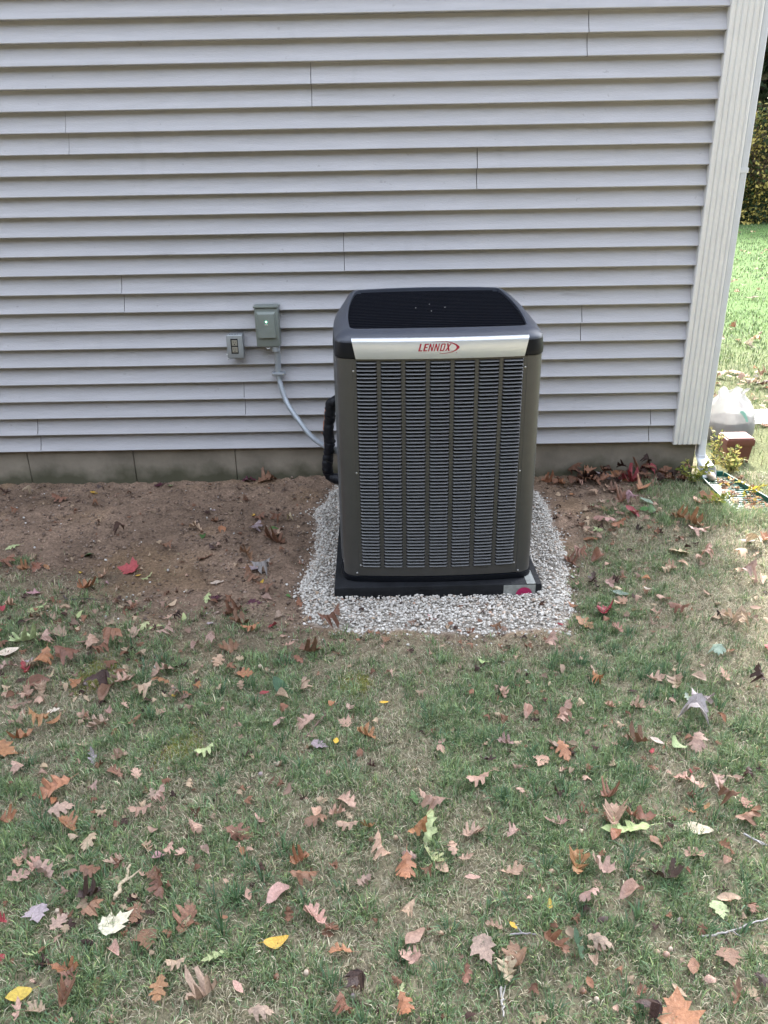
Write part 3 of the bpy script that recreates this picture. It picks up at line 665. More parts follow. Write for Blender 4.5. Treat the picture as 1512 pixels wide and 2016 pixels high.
ink = mat('bag_print_teal', (.30, .58, .50), .5)
mb = MB()
mb.add([(bx+.03+dx, by-.128-.2*(.2-z_)*.4, z_) for dx, z_ in ((-.03, .218), (-.008, .226), (.012, .21), (.028, .18), (.040, .150), (.026, .146), (.010, .176), (-.006, .196))], [tuple(range(8))])
child(mb, 'printed_mark', ink, bgE, 0)
# crumpled sheet beside it
gxs = np.linspace(0, 1, 24); sv = []
for i in gxs:
    for j in gxs:
        x = 2.60+.42*i+.03*math.sin(j*5); y = .95+.36*j+.03*math.sin(i*6); sv.append((x, y, hz(x, y)+.012+.035*float(noise(x*9, y*9, 1, 3))**1.5+.02*float(noise(x*25, y*25, 1, 8))))
sf = [(i*24+j, (i+1)*24+j, (i+1)*24+j+1, i*24+j+1) for i in range(23) for j in range(23)]
sh = MB(); sh.add(sv, sf); tag(sh.build('plastic_sheet', M['film'], None, 60), 'crumpled white plastic sheet lying flat on grass right of the bag', 'plastic sheet')

# ------------------------------------------------------------------ gravel
ico_v = []; bm = bmesh.new(); bmesh.ops.create_icosphere(bm, subdivisions=1, radius=1); bm.verts.index_update()
IV = np.array([v.co[:] for v in bm.verts]); IF = np.array([[v.index for v in f.verts] for f in bm.faces]); bm.free()
bm = bmesh.new(); bmesh.ops.create_icosphere(bm, subdivisions=2, radius=1); bm.verts.index_update()
IV2 = np.array([v.co[:] for v in bm.verts]); IF2 = np.array([[v.index for v in f.verts] for f in bm.faces]); bm.free()
def stones(P_, size, colr, name, m, flat=.7, jit=.28, V0=IV, F0=IF):
    N = len(P_); q = rng.normal(size=(N, 4)); q /= np.linalg.norm(q, axis=1)[:, None]; a, b, c, d = q.T
    Rm = np.stack([1-2*(c*c+d*d), 2*(b*c-a*d), 2*(b*d+a*c), 2*(b*c+a*d), 1-2*(b*b+d*d), 2*(c*d-a*b), 2*(b*d-a*c), 2*(c*d+a*b), 1-2*(b*b+c*c)], 1).reshape(N, 3, 3)
    ax = rng.uniform(.55, 1.15, (N, 1, 3)); V = V0[None]*ax*(1+rng.uniform(-jit, jit, (N, len(V0), 1)))
    V = np.einsum('nij,nkj->nki', Rm, V)*size[:, None, None]; V[:, :, 2] *= flat; V += P_[:, None]
    F = (F0[None]+(np.arange(N)*len(V0))[:, None, None]).reshape(-1, 3)
    C_ = np.repeat(colr, len(V0), 0)
    return np_mesh(name, V.reshape(-1, 3), F, m, C_, False)
gx0, gy0 = GP.min(0)-.1; gx1, gy1 = GP.max(0)+.1
px_ = rng.uniform(gx0, gx1, 44000); py_ = rng.uniform(gy0, gy1, 44000); dd = grav_dist(px_, py_)
ca, sa = math.cos(R(1.2)), math.sin(R(1.2)); lx = (px_-.197)*ca+(py_+1.035)*sa; ly = -(px_-.197)*sa+(py_+1.035)*ca
inpad = (np.abs(lx) < .448) & (np.abs(ly) < .45)
edge = .05*(fbm(px_, py_, 9, 2, 3)-.5)
keep = (~inpad) & (py_ < .03) & ((dd+edge > 0) | (rng.rand(44000) < .20*np.exp(np.minimum(dd+edge, 0)/.028)))
px_, py_, dd = px_[keep], py_[keep], dd[keep]
N = len(px_); sz = rng.uniform(.0032, .0078, N)*np.where(rng.rand(N) < .06, 1.5, 1)
lay = rng.rand(N)*.016*sstep(0, .05, dd)
tone = rng.choice(5, N, p=[.38, .24, .17, .13, .08]); base = np.array([[.56, .53, .48], [.51, .475, .425], [.63, .60, .545], [.43, .385, .325], [.43, .345, .275]])[tone]*rng.uniform(.85, 1.12, (N, 1))
tag(stones(np.stack([px_, py_, H(px_, py_)+sz*.35+lay], 1), sz, base, 'gravel', M['stone']), 'pale crushed stone gravel bed around the black pad', 'gravel', kind='stuff')
# crumbs of soil and stray pebbles on the dirt
N = 30000; px_ = rng.uniform(-2.7, 2.0, N); py_ = -1.9+1.95*rng.rand(N)**.9; k_ = (lawn(px_, py_) < .55) & (grav_dist(px_, py_) < .0) & (py_ < .03)
px_, py_ = px_[k_], py_[k_]; N = len(px_); sz = .0014+.0085*rng.rand(N)**4
pal = np.array([[.17, .12, .09], [.12, .085, .065], [.24, .18, .14]])[rng.choice(3, N)]*rng.uniform(.75, 1.2, (N, 1))
tag(stones(np.stack([px_, py_, H(px_, py_)+sz*.3], 1), sz, pal, 'soil_crumbs', M['stone']), 'brown crumbs of soil scattered over the bare dirt', 'soil', kind='stuff')
N = 520; px_ = rng.uniform(-2.6, 1.6, N); py_ = rng.uniform(-2.4, .0, N); k_ = (grav_dist(px_, py_) < -.01) & (rng.rand(N) < .25+.75*(1-lawn(px_, py_)))
px_, py_ = px_[k_], py_[k_]; N = len(px_); sz = .0018+.0062*rng.rand(N)**3
tag(stones(np.stack([px_, py_, H(px_, py_)+sz*.5+.004*lawn(px_, py_)], 1), sz, np.array([[.58, .56, .52]])*rng.uniform(.6, 1.15, (N, 1)), 'stray_pebbles', M['stone']), 'small white stray pebbles strewn on the dirt', 'pebbles', kind='stuff')

# ------------------------------------------------------------------ grass
def in_view(x, y, pad=140, padx=260):
    v = np.stack([x-CAM[0], y-CAM[1], np.zeros_like(x)-CAM[2]], 1); wz = v@FW
    u = 756+FOC*(v@RT)/np.maximum(wz, .05); t = 1008-FOC*(v@UP)/np.maximum(wz, .05)
    return (wz > .3) & (u > -padx) & (u < 1512+padx) & (t < 2016+pad) & (t > 300)
def blades(x, y, hgt, wid, lean, colr, z0=None, dirn=None):
    N = len(x); a = rng.uniform(0, 2*PI, N) if dirn is None else dirn; b = a + PI/2 + rng.normal(0, .5, N)
    z = H(x, y) if z0 is None else z0
    d = np.stack([np.cos(a), np.sin(a)], 1); wv = np.stack([np.cos(b), np.sin(b)], 1)*wid[:, None]*.5
    base = np.stack([x, y], 1)
    V = np.zeros((N, 5, 3))
    V[:, 0, :2] = base-wv; V[:, 1, :2] = base+wv; V[:, 0, 2] = V[:, 1, 2] = z-.003
    m = base + d*(hgt*np.sin(lean)*.42)[:, None]; V[:, 2, :2] = m+wv*.8; V[:, 3, :2] = m-wv*.8; V[:, 2, 2] = V[:, 3, 2] = z+hgt*np.cos(lean*.7)*.58
    t = base + d*(hgt*np.sin(np.minimum(lean*1.35, 1.6)))[:, None]; V[:, 4, :2] = t; V[:, 4, 2] = z+np.maximum(hgt*np.cos(np.minimum(lean*1.2, 1.5)), .003)
    F = np.array([[0, 1, 2], [0, 2, 3], [3, 2, 4]])[None]+(np.arange(N)*5)[:, None, None]
    C_ = np.repeat(colr, 5, 0)
    return V.reshape(-1, 3), F.reshape(-1, 3), C_
def join(parts):
    Vs, Fs, Cs = [], [], []; o = 0
    for V, F, C_ in parts: Vs.append(V); Fs.append(F+o); Cs.append(C_); o += len(V)
    return np.concatenate(Vs), np.concatenate(Fs), np.concatenate(Cs)
GREENS = np.array([[.130, .205, .080], [.180, .265, .118], [.215, .290, .155], [.255, .315, .130], [.158, .238, .126]])
STRAW = np.array([[.45, .40, .275], [.37, .315, .215], [.52, .47, .34], [.29, .24, .16]])
def grass_cols(x, y, gfrac):
    N = len(x); isg = rng.rand(N) < gfrac
    c = np.where(isg[:, None], GREENS[rng.randint(0, 5, N)], STRAW[rng.randint(0, 4, N)])
    return c*rng.uniform(.55, 1.45, (N, 1))
parts = []
# near lawn: tufts of a dozen blades each
N = 160000; tx = rng.uniform(-3.1, 2.7, N); ty = rng.uniform(-3.75, .05, N)
lwv = lawn(tx, ty); patch = fbm(tx, ty, 2.3, 91, 4); tuftn = fbm(tx, ty, 11, 93, 3)
dens = lwv**1.4*(.38+.8*sstep(.36, .60, patch))*(.40+.8*sstep(.38, .62, tuftn))*(.6+.4*sstep(-1.6, -2.6, ty))
k_ = (rng.rand(N) < dens) & in_view(tx, ty) & ~((tx > 1.86) & (tx < 2.13) & (ty > -.64) & (ty < -.04)) & (ty < -.0)
tx, ty, patch, tuftn = tx[k_], ty[k_], patch[k_], tuftn[k_]; NT = len(tx)
gft = np.clip(.36+.64*sstep(.38, .60, .6*patch+.4*tuftn)+rng.normal(0, .22, NT), .03, .97); brt = rng.uniform(.65, 1.35, NT); hmt = rng.uniform(.55, 1.25, NT)*(.8+.5*sstep(.5, .7, tuftn))
nb_ = rng.randint(6, 15, NT); ix_ = np.repeat(np.arange(NT), nb_); N = len(ix_); r_ = rng.rand(N)**.7*.011; an = rng.uniform(0, 2*PI, N)
x = tx[ix_]+r_*np.cos(an); y = ty[ix_]+r_*np.sin(an)
cg = grass_cols(x, y, gft[ix_])*brt[ix_][:, None]
parts.append(blades(x, y, (.012+.024*rng.rand(N))*hmt[ix_], rng.uniform(.0014, .0034, N), np.clip(.15+r_/.011*.7+rng.normal(0, .25, N), .05, 1.35), cg, dirn=an+rng.normal(0, .5, N)))
# coarse darker tufts that stand above the rest
NT = 520; tx = rng.uniform(-2.2, 1.7, NT); ty = rng.uniform(-3.6, -1.6, NT); k_ = (rng.rand(NT) < sstep(.42, .62, fbm(tx, ty, 2.3, 91, 4))) & (lawn(tx, ty) > .7); tx, ty = tx[k_], ty[k_]; NT = len(tx)
ix_ = np.repeat(np.arange(NT), rng.randint(16, 34, NT)); N = len(ix_); r_ = rng.rand(N)**.8*.020; an = rng.uniform(0, 2*PI, N)
cg = np.array([[.085, .150, .065], [.12, .20, .095], [.10, .175, .10]])[rng.randint(0, 3, N)]*rng.uniform(.7, 1.3, (N, 1))
parts.append(blades(tx[ix_]+r_*np.cos(an), ty[ix_]+r_*np.sin(an), rng.uniform(.025, .06, N), rng.uniform(.0022, .0045, N), np.clip(.1+r_/.02*.75+rng.normal(0, .2, N), .05, 1.2), cg, dirn=an+rng.normal(0, .4, N)))
# flattened straw thatch
N = 420000; x = rng.uniform(-3.1, 2.7, N); y = rng.uniform(-3.75, .05, N); lwv = lawn(x, y)
k_ = (rng.rand(N) < np.maximum(lwv, .06*sstep(-.6, -1.4, y))*(.45+.6*(1-sstep(.4, .65, fbm(x, y, 2.3, 91, 4))))) & in_view(x, y) & (grav_dist(x, y) < -.02) & (y < -.0)
x, y = x[k_], y[k_]; N = len(x)
parts.append(blades(x, y, rng.uniform(.010, .028, N), rng.uniform(.0012, .0026, N), rng.uniform(1.35, 1.58, N), grass_cols(x, y, .2)*.8, H(x, y)+rng.uniform(.001, .011, N)))
# taller tufts by the tray and along the wall corner, moss hummocks
for cx_, cy_, rx_, ry_, n_, h0, gg in ((1.78, -.62, .24, .16, 3400, .09, .8), (1.84, -.35, .05, .35, 900, .07, .7), (2.14, -.30, .06, .4, 900, .06, .6), (1.99, -.68, .2, .06, 900, .06, .6), (1.62, -.25, .16, .18, 1500, .06, .65), (2.06, -.75, .18, .14, 1200, .06, .6), (-1.80, -1.06, .06, .05, 260, .03, .95)):
    x = rng.normal(cx_, rx_*.5, n_); y = rng.normal(cy_, ry_*.5, n_); k_ = ~((x > 1.85) & (x < 2.12) & (y > -.60) & (y < .0)) & (y < 0); x, y = x[k_], y[k_]; N = len(x)
    parts.append(blades(x, y, h0*rng.uniform(.4, 1.1, N), rng.uniform(.0015, .0032, N), rng.uniform(.1, 1.0, N), grass_cols(x, y, gg)))
for mpx, mr_ in (((355, 1468), .075), ((190, 1335), .08), ((700, 1350), .05)):
    g_ = G(*mpx); N = 2600; x = rng.normal(g_.x, mr_*.5, N); y = rng.normal(g_.y, mr_*.6, N)
    parts.append(blades(x, y, rng.uniform(.008, .018, N), rng.uniform(.0015, .003, N), rng.uniform(0, 1.0, N), np.array([[.30, .30, .07]])*rng.uniform(.6, 1.25, (N, 1))))
V, F, C_ = join(parts)
tag(np_mesh('lawn_grass', V, F, M['grass'], C_), 'short patchy autumn grass mixed with straw in the foreground lawn', 'grass', kind='stuff')
# far lawn, beyond the corner of the house
parts = []
for y0_, y1_, n_, wmul in ((-.8, 3, 90000, 1.0), (3, 9, 90000, 1.6), (9, 28, 90000, 3.0)):
    x = rng.uniform(1.6, 22, n_); y = rng.uniform(y0_, y1_, n_); k_ = in_view(x, y, 0, 420) & (x > 1.93) & ~((x < 2.15) & (y < -.03)) & (rng.rand(n_) < .35+.65*sstep(.3, .6, fbm(x, y, 1.2, 15, 3)))
    x, y = x[k_], y[k_]; N = len(x); g_ = np.where(y > 2.2, .93, .55)
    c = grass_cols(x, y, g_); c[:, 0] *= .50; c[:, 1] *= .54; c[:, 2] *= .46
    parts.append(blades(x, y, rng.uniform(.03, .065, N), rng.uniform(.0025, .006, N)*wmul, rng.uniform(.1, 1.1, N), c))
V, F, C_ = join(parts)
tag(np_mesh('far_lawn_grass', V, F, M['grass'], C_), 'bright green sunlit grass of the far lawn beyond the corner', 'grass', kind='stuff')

# ------------------------------------------------------------------ leaves
OAK = [(0, .0), (.07, .07), (.20, .14), (.14, .22), (.17, .27), (.34, .35), (.37, .47), (.17, .46), (.19, .54), (.36, .66), (.31, .76), (.14, .70), (.19, .83), (.13, .91), (.06, .90), (0, 1.0)]
MAPLE = [(0, .0), (.14, -.03), (.30, .02), (.27, .10), (.50, .22), (.42, .31), (.56, .50), (.36, .49), (.22, .50), (.30, .70), (.18, .70), (.10, .82), (0, 1.0)]
OVAL = [(0, 0), (.10, .06), (.21, .18), (.28, .34), (.30, .50), (.26, .67), (.17, .83), (.07, .94), (0, 1.0)]
SLIM = [(0, 0), (.06, .06), (.15, .14), (.09, .22), (.11, .28), (.25, .38), (.22, .48), (.09, .46), (.11, .56), (.23, .72), (.10, .70), (.09, .86), (0, 1.0)]
def leaf_mesh(out, c1, c2, c3, seed, name):
    r_ = random.Random(seed); v = []; f = []
    def push(x, y):
        z = c1*x*x*2.2 + c2*(y-.45)**2 + c3*math.sin(y*6+seed)*x + r_.uniform(-.02, .02)
        th = c2*1.2*(y-.45); v.append((x*(1-.25*abs(c1)*abs(x)), y-.5, z)); return len(v)-1
    mid = []; m_ = 0
    for x, y in out:
        m_ = max(m_, min(1, y-.30*x)); mid.append(push(0, m_))
    for s in (-1, 1):
        jx = r_.uniform(.85, 1.1); jy = r_.uniform(-.03, .03)
        ed_ = [mid[0]] + [push(s*x*jx*r_.uniform(.88, 1.1), y+jy*x*3) for x, y in out[1:-1]] + [mid[-1]]
        for i in range(len(out)-1):
            q = [mid[i], mid[i+1], ed_[i+1], ed_[i]]; q = [a for k, a in enumerate(q) if a not in q[:k]]
            if len(q) > 2: f.append(q if s < 0 else q[::-1])
    st = [(-.008, -.5), (.008, -.5), (.012, -.72), (.004, -.78)]; b_ = len(v)
    zb_ = c2*.2
    v += [(x, y, zb_+.02*(k > 1)) for k, (x, y) in enumerate(st)]; f.append((b_, b_+1, b_+2, b_+3))
    zmin = min(p[2] for p in v); v = [(x, y, z-zmin) for x, y, z in v]
    me = bpy.data.meshes.new(name); me.from_pydata(v, [], f); me.update(); me.materials.append(M['leaf']); me.polygons.foreach_set('use_smooth', [True]*len(f)); me.set_sharp_from_angle(angle=R(55))
    return me
LM = {}
CV = [(.16, .18, .05), (-.7, .45, .2), (.8, -.4, .25), (-.5, -.6, .25), (1.1, .4, .3)]
for kn, out in (('oak', OAK), ('maple', MAPLE), ('oval', OVAL), ('slim', SLIM)):
    LM[kn] = [leaf_mesh(out, *c, i*5+len(kn)+i, 'leaf') for i, c in enumerate(CV)]
LM['oak'] += [leaf_mesh(OAK, 1.5, .5, .35, 61, 'leaf'), leaf_mesh(OAK, -1.2, .8, .3, 62, 'leaf'), leaf_mesh(OAK, .7, 1.1, .4, 63, 'leaf')]
LM['curl'] = [leaf_mesh(OAK, 1.3, .5, .25, 91, 'leaf'), leaf_mesh(OAK, -1.4, .6, .25, 92, 'leaf'), leaf_mesh(OVAL, 1.5, -.4, .3, 93, 'leaf'), leaf_mesh(SLIM, 1.4, .9, .3, 94, 'leaf'), leaf_mesh(MAPLE, -.9, -.6, .3, 95, 'leaf')]
LC = {'B': ((.215, .108, .066), 'rust-brown'), 'P': ((.40, .262, .195), 'pinkish tan'), 'T': ((.42, .31, .21), 'pale tan'), 'R': ((.30, .055, .06), 'red'), 'M': ((.085, .022, .036), 'dark maroon'),
      'Y': ((.56, .36, .06), 'yellow'), 'G': ((.075, .155, .045), 'green'), 'L': ((.38, .43, .21), 'pale lime-green'), 'W': ((.55, .46, .36), 'cream-white'), 'V': ((.34, .285, .29), 'greyish lavender'),
      'D': ((.055, .030, .023), 'dark brown'), 'O': ((.33, .160, .080), 'orange-brown'), 'K': ((.42, .25, .25), 'pink'), 'E': ((.030, .075, .030), 'dark green'), 'S': ((.22, .27, .22), 'pale blue-green')}
KN = {'o': 'oak', 'm': 'maple', 'v': 'oval', 'c': 'curl', 's': 'slim'}
# x, y in the photograph, shape letter + colour letter, width in photo pixels
LEAVES = """
115,987,oB,30 117,1001,vT,14 52,976,cT,18 185,971,vY,20 200,962,cD,22 313,955,mM,24 335,957,sL,22 188,997,cB,16 235,1052,cD,22 333,1080,oB,26 25,1080,sL,26 175,1096,vG,28 66,1103,cT,15
12,1115,oB,36 47,1122,oO,26 70,1120,oB,26 92,1118,vO,18 250,1122,mR,46 272,1134,vY,13 160,1130,vY,10 203,1138,cP,28 290,1140,sL,22 210,1153,vK,15 168,1162,oO,40 233,1162,cP,13 65,1172,mK,28
20,1197,cP,20 5,1205,cR,22 80,1202,sL,30 65,1212,sL,16 130,1201,vP,20 160,1216,vL,20 285,1238,sL,26 308,1240,sL,24 490,948,oM,24 528,950,oB,40 484,986,oB,24 407,1011,vD,20 421,1006,vV,12 498,1015,vY,18
511,1025,oB,28 424,1028,cB,18 384,1044,oT,30 436,1045,vO,22 402,1058,vG,16 546,1028,oB,24 573,1028,cT,15 503,1047,oV,34 540,1043,vG,20 545,1054,sP,46 540,1067,oB,48 420,1081,sD,32 404,1099,oB,42 484,1099,oB,40
495,1120,mV,38 525,1128,cV,32 428,1149,vW,28 490,1144,oB,44 515,1148,vY,16 525,1165,oB,32 525,1181,vP,24 409,1180,sL,32 431,1182,oM,28 502,1190,mM,34 590,1191,oB,20 568,1175,vG,12 461,1210,oB,36 472,1231,oB,48
550,1216,cP,16 538,1236,vR,20 497,1250,oO,38 415,1233,vV,14 362,1220,vL,20 592,1113,cP,15 340,1257,oP,30 52,1268,oL,58 93,1271,mP,30 18,1293,vW,42 120,1255,oP,48 18,1325,oP,36 52,1327,cR,34 60,1311,vV,14 87,1315,oO,46
120,1294,oB,28 140,1307,oB,50 205,1299,oB,36 184,1275,cP,26 228,1277,cB,38 265,1253,oP,32 384,1278,cP,24 287,1303,cT,14 320,1332,oP,44 353,1320,cD,20 75,1352,cB,42 87,1366,oP,36 55,1375,oP,28 150,1356,oO,34
192,1360,cD,42 250,1348,oP,46 210,1372,cB,48 316,1357,oO,38 274,1381,oP,40 388,1363,oO,22 343,1379,vY,12 107,1408,oW,24 215,1413,cP,22 272,1424,vB,16 322,1410,cP,22 195,1435,cP,40 110,1430,vO,32 75,1445,oO,46
12,1485,mO,66 40,1462,cO,48 185,1496,sV,36 237,1497,cP,26 165,1475,cT,20 228,1530,oB,32 270,1532,oP,26 35,1526,cP,26 87,1520,cT,18 415,1274,cP,24 450,1282,oB,38 430,1308,oP,34 483,1334,oO,32 475,1357,cT,18
612,1290,oB,46 610,1275,cB,20 588,1307,oB,24 568,1275,cP,20 655,1240,oB,46 557,1362,vE,48 604,1365,oP,34 521,1371,vR,16 555,1382,cT,26 560,1403,cB,18 523,1431,vL,24 553,1437,oP,28 603,1430,oP,38 650,1396,vO,20
690,1403,oP,24 677,1430,mP,38 756,1393,vY,18 720,1456,cO,44 632,1475,mV,34 662,1467,vY,18 407,1494,oL,40 765,1340,oP,24 758,1265,oB,24 708,1490,vB,20 495,1500,vP,16 870,1467,vP,20 868,1280,cP,16 952,1310,vL,22
1105,1325,cP,20 1085,1272,oP,40 850,1223,vK,24 1150,1235,oO,38 1103,1230,vR,14 1105,1432,oP,50 1100,1420,cO,16 1096,1478,oP,32 1108,1490,oO,48 1065,1510,mP,40 955,1475,cP,22 995,1472,cP,28 960,1507,cD,26
1037,1408,cP,32 830,1378,cP,18 990,1375,oP,28 925,1246,cB,20 985,1239,cB,20 1215,1245,oP,26 1412,1296,oS,42 1437,1288,vB,18 1440,1224,oT,42 1455,1243,cP,44 1288,1345,oP,32 1330,1355,oP,40 1328,1326,vP,14
1375,1343,cP,26 1425,1337,sB,38 1485,1350,cD,32 1172,1358,cO,22 1170,1335,sP,34 1353,1385,sS,30 1200,1400,oP,22 1255,1400,cP,30 1380,1410,oV,52 1365,1433,mV,58 1420,1422,cB,22 1250,1470,oB,44 1292,1468,vW,26
1330,1476,vL,32 1372,1475,oP,48 1283,1487,vR,18 1510,1295,mR,24 1155,940,oO,34 1185,942,mV,42 1140,955,cP,20 1079,951,oO,28 1106,953,oO,18 1210,967,oB,38 1262,967,oO,46 1303,945,oB,30 1243,950,cR,42 1260,933,cB,42
1225,985,cB,40 1245,993,mK,28 1275,992,vS,34 1183,991,cP,24 1243,1013,vR,30 1272,1006,vG,26 1285,1012,vG,30 1220,1014,vP,20 1190,1005,vO,20 1188,1030,oP,36 1175,1047,mL,24 1218,1040,oO,28 1162,1066,vO,24
1388,999,oO,54 1335,1026,oO,38 1365,1037,cO,40 1288,1070,vP,20 1375,1060,oP,36 1335,1093,mT,36 1343,1115,vP,22 1320,1125,oP,22 1305,1132,cT,20 1390,1105,cP,28 1120,1108,oB,32 1145,1108,cP,26 1175,1105,cB,32
1136,1153,vP,16 1165,1150,cD,40 1200,1158,oP,28 1220,1174,vS,28 1275,1168,vW,18 1250,1183,vD,20 1307,1187,vP,34 1222,1195,oP,28 1126,1195,vO,20 1190,1215,oR,42 1340,1212,oB,40 1390,1174,vP,16 1475,1145,oP,38
1500,1150,cP,26 1455,1110,cT,22 1487,1100,cP,18 1505,1068,oO,28 1480,1085,cT,32 1470,1070,vD,30 1472,1010,oB,24 110,1563,oO,60 108,1586,vO,20 185,1566,oP,26 302,1573,oP,28 310,1593,oP,34 280,1614,oP,38
15,1625,oO,46 125,1605,oP,48 135,1635,oO,50 302,1643,vP,20 178,1670,oP,38 148,1662,vP,22 38,1708,oP,28 72,1712,oP,34 100,1720,oP,40 40,1737,oP,44 183,1732,oB,46 228,1705,oP,34 290,1678,oP,30 315,1697,vK,30
333,1687,oP,28 358,1693,oP,30 404,1683,vP,24 393,1645,oP,30 303,1735,oB,34 320,1752,oB,62 472,1650,oB,48 512,1623,cP,26 478,1687,vO,22 180,1775,cD,42 78,1815,mV,50 5,1822,oR,24 118,1825,oP,40 235,1826,mW,74
190,1810,cB,34 268,1805,oB,44 265,1775,vP,22 370,1820,oB,54 443,1817,vB,18 292,1862,mB,58 225,1885,cP,32 545,1864,vY,42 590,1706,cO,40 597,1742,oB,46 548,1770,cP,46 620,1815,oP,54 652,1835,oB,34 710,1750,oP,30
490,1770,vP,22 740,1700,oP,48 725,1640,oO,26 684,1640,oP,36 620,1633,oB,46 625,1610,vP,28 665,1612,oP,28 683,1590,oP,44 5,1895,vR,20 65,1892,cL,22 135,1917,oO,50 145,1935,oB,28 345,1918,oP,40 470,1955,vP,28
315,1960,oO,46 402,1977,oP,68 40,1968,vY,50 130,1975,oB,64 40,2002,cP,44 75,1998,oP,44 670,1885,oO,44 690,1955,cD,42 517,2008,oP,46 670,2010,cB,40 420,1895,sL,34 840,1602,oP,50 815,1577,sG,46 830,1648,oO,44
845,1640,sL,62 852,1696,oL,44 805,1696,oP,30 868,1715,vP,42 915,1701,cP,30 800,1727,oO,54 845,1735,oB,24 890,1682,oP,30 930,1650,oP,44 930,1740,vP,28 1012,1652,oP,32 1008,1727,oP,42 940,1553,oP,40
1024,1568,oP,26 1095,1630,cP,38 1207,1620,oP,62 1230,1645,sL,78 1210,1655,vO,36 1250,1620,cB,60 1290,1667,vB,34 1370,1640,vW,54 1198,1580,cB,42 1358,1527,vR,16 1350,1548,oP,48 1410,1550,oP,48 1418,1585,oB,44
1465,1590,oB,40 1390,1598,vO,20 1355,1607,cO,22 1475,1625,oB,50 1470,1545,cD,26 1425,1675,oB,22 1427,1705,vB,28 1365,1690,oP,38 1310,1737,oD,60 1350,1725,vB,16 1134,1713,oO,64 1180,1720,oP,48 1160,1780,oP,40
1240,1770,cP,58 1432,1782,vP,40 1415,1805,mL,40 1480,1800,oB,30 1082,1793,vY,22 1010,1833,vY,18 972,1833,oP,30 800,1813,oP,42 818,1855,vP,52 810,1897,oP,44 955,1885,mP,64 1020,1900,oB,64 1000,1920,oT,50
1093,1870,oB,56 1135,1872,sE,46 1180,1870,oP,48 1170,1905,oT,40 1185,1822,vD,24 1435,1900,mB,48 1363,1915,vB,42 1395,1942,vP,24 1260,1960,oB,32 1335,1960,vT,28 1450,1970,cB,48 1500,1945,oD,30 1330,2000,mO,90
1265,2005,cD,44 790,1960,sL,22 800,2000,oO,52 920,1935,oB,38 1160,1945,vO,24 30,1010,cB,16 10,970,cD,22 1210,1000,cP,18 1165,975,cP,18 1195,960,cT,16 1230,945,oR,26 1250,920,cB,28 1275,935,cR,30 1290,960,cB,26
""".split()
lv_ = []
for e in LEAVES:
    a, b, c, d = e.split(','); lv_.append((float(a), float(b), c[0], c[1], float(d)))
lv_.sort(key=lambda e: -e[4]*proj(G(e[0], e[1]))[2]**0)
big, small = lv_[:300], lv_[300:]
def zone(px, py):
    if py < 1000 and px > 1040: return 'near the foundation right of the unit'
    if py < 990 and px < 640: return 'on dirt along the foundation'
    if py < 1260 and px < 300: return 'on bare dirt at left'
    if py < 1260 and px < 700: return 'on dirt left of the gravel'
    if py < 1260 and px < 1090: return 'on the gravel front edge'
    if py < 1260 and px < 1290: return 'on grass right of the gravel'
    if py < 1260: return 'on grass below the splash tray'
    r_ = 'in the upper lawn' if py < 1400 else ('in the middle lawn' if py < 1560 else ('in the lower lawn' if py < 1740 else 'in the nearest grass'))
    c_ = 'at far left' if px < 200 else ('left of centre' if px < 560 else ('at centre' if px < 960 else ('right of centre' if px < 1260 else 'at far right')))
    return r_ + ' ' + c_
SHN = {'o': 'oak leaf', 'm': 'maple leaf', 'v': 'oval leaf', 'c': 'curled dry leaf', 's': 'narrow lobed leaf'}
from collections import defaultdict
gr = defaultdict(list)
for e in big: gr[(e[3], e[2], zone(e[0], e[1]))].append(e)
ORD = ['leftmost', 'second from left', 'third from left', 'fourth from left', 'fifth from left', 'sixth from left', 'seventh from left', 'eighth from left', 'ninth from left', 'tenth from left', 'eleventh from left', 'twelfth from left']
names = {}
NUMW = ['', '', 'two', 'three', 'four', 'five', 'six', 'seven', 'eight', 'nine']
for key, es in gr.items():
    es.sort(key=lambda e: e[0]); bs = f"{LC[key[0]][1]} {SHN[key[1]]} {key[2]}"
    for i, e in enumerate(es):
        if len(es) == 1: names[e] = bs
        else: names[e] = bs + ', ' + ('rightmost' if i == len(es)-1 else ORD[i])
lr = random.Random(5)
def leaf_xform(e):
    px, py, sh_, c_, wd = e; p = G(px, py); dep = proj(p)[2]; L_ = wd*dep/FOC*.99
    asp = {'o': 1.18, 'm': 1.02, 'v': 1.12, 'c': 1.25, 's': 1.28}[sh_]
    lwn = float(lawn(np.array([p.x]), np.array([p.y]))[0])
    p.z = float(H(p.x, p.y)) + .003 + .016*lwn*lr.uniform(.7, 1.2)
    rot = (lr.gauss(0, .22), lr.gauss(0, .24), lr.uniform(0, 2*PI))
    sc = (L_*asp*lr.uniform(.72, 1.08), L_*asp*lr.uniform(.88, 1.12), L_*asp*lr.uniform(.7, 1.5))
    k = lr.uniform(.82, 1.18); c = LC[c_][0]; c = tuple(min(1, q*k*lr.uniform(.93, 1.07)) for q in c)
    me = lr.choice(LM[KN[sh_]])
    if sh_ == 'm' or c_ in 'YW': me = LM[KN[sh_]][0 if lr.random() < .75 else 1]; rot = (rot[0]*.5, rot[1]*.5, rot[2])
    return p, rot, sc, c, me
for e in big:
    p, rot, sc, c, me = leaf_xform(e)
    o = inst('fallen_leaf', me, None, p, rot, sc); o.color = (*c, 1); tag(o, names[e], 'leaf', 'fallen leaves on the ground')
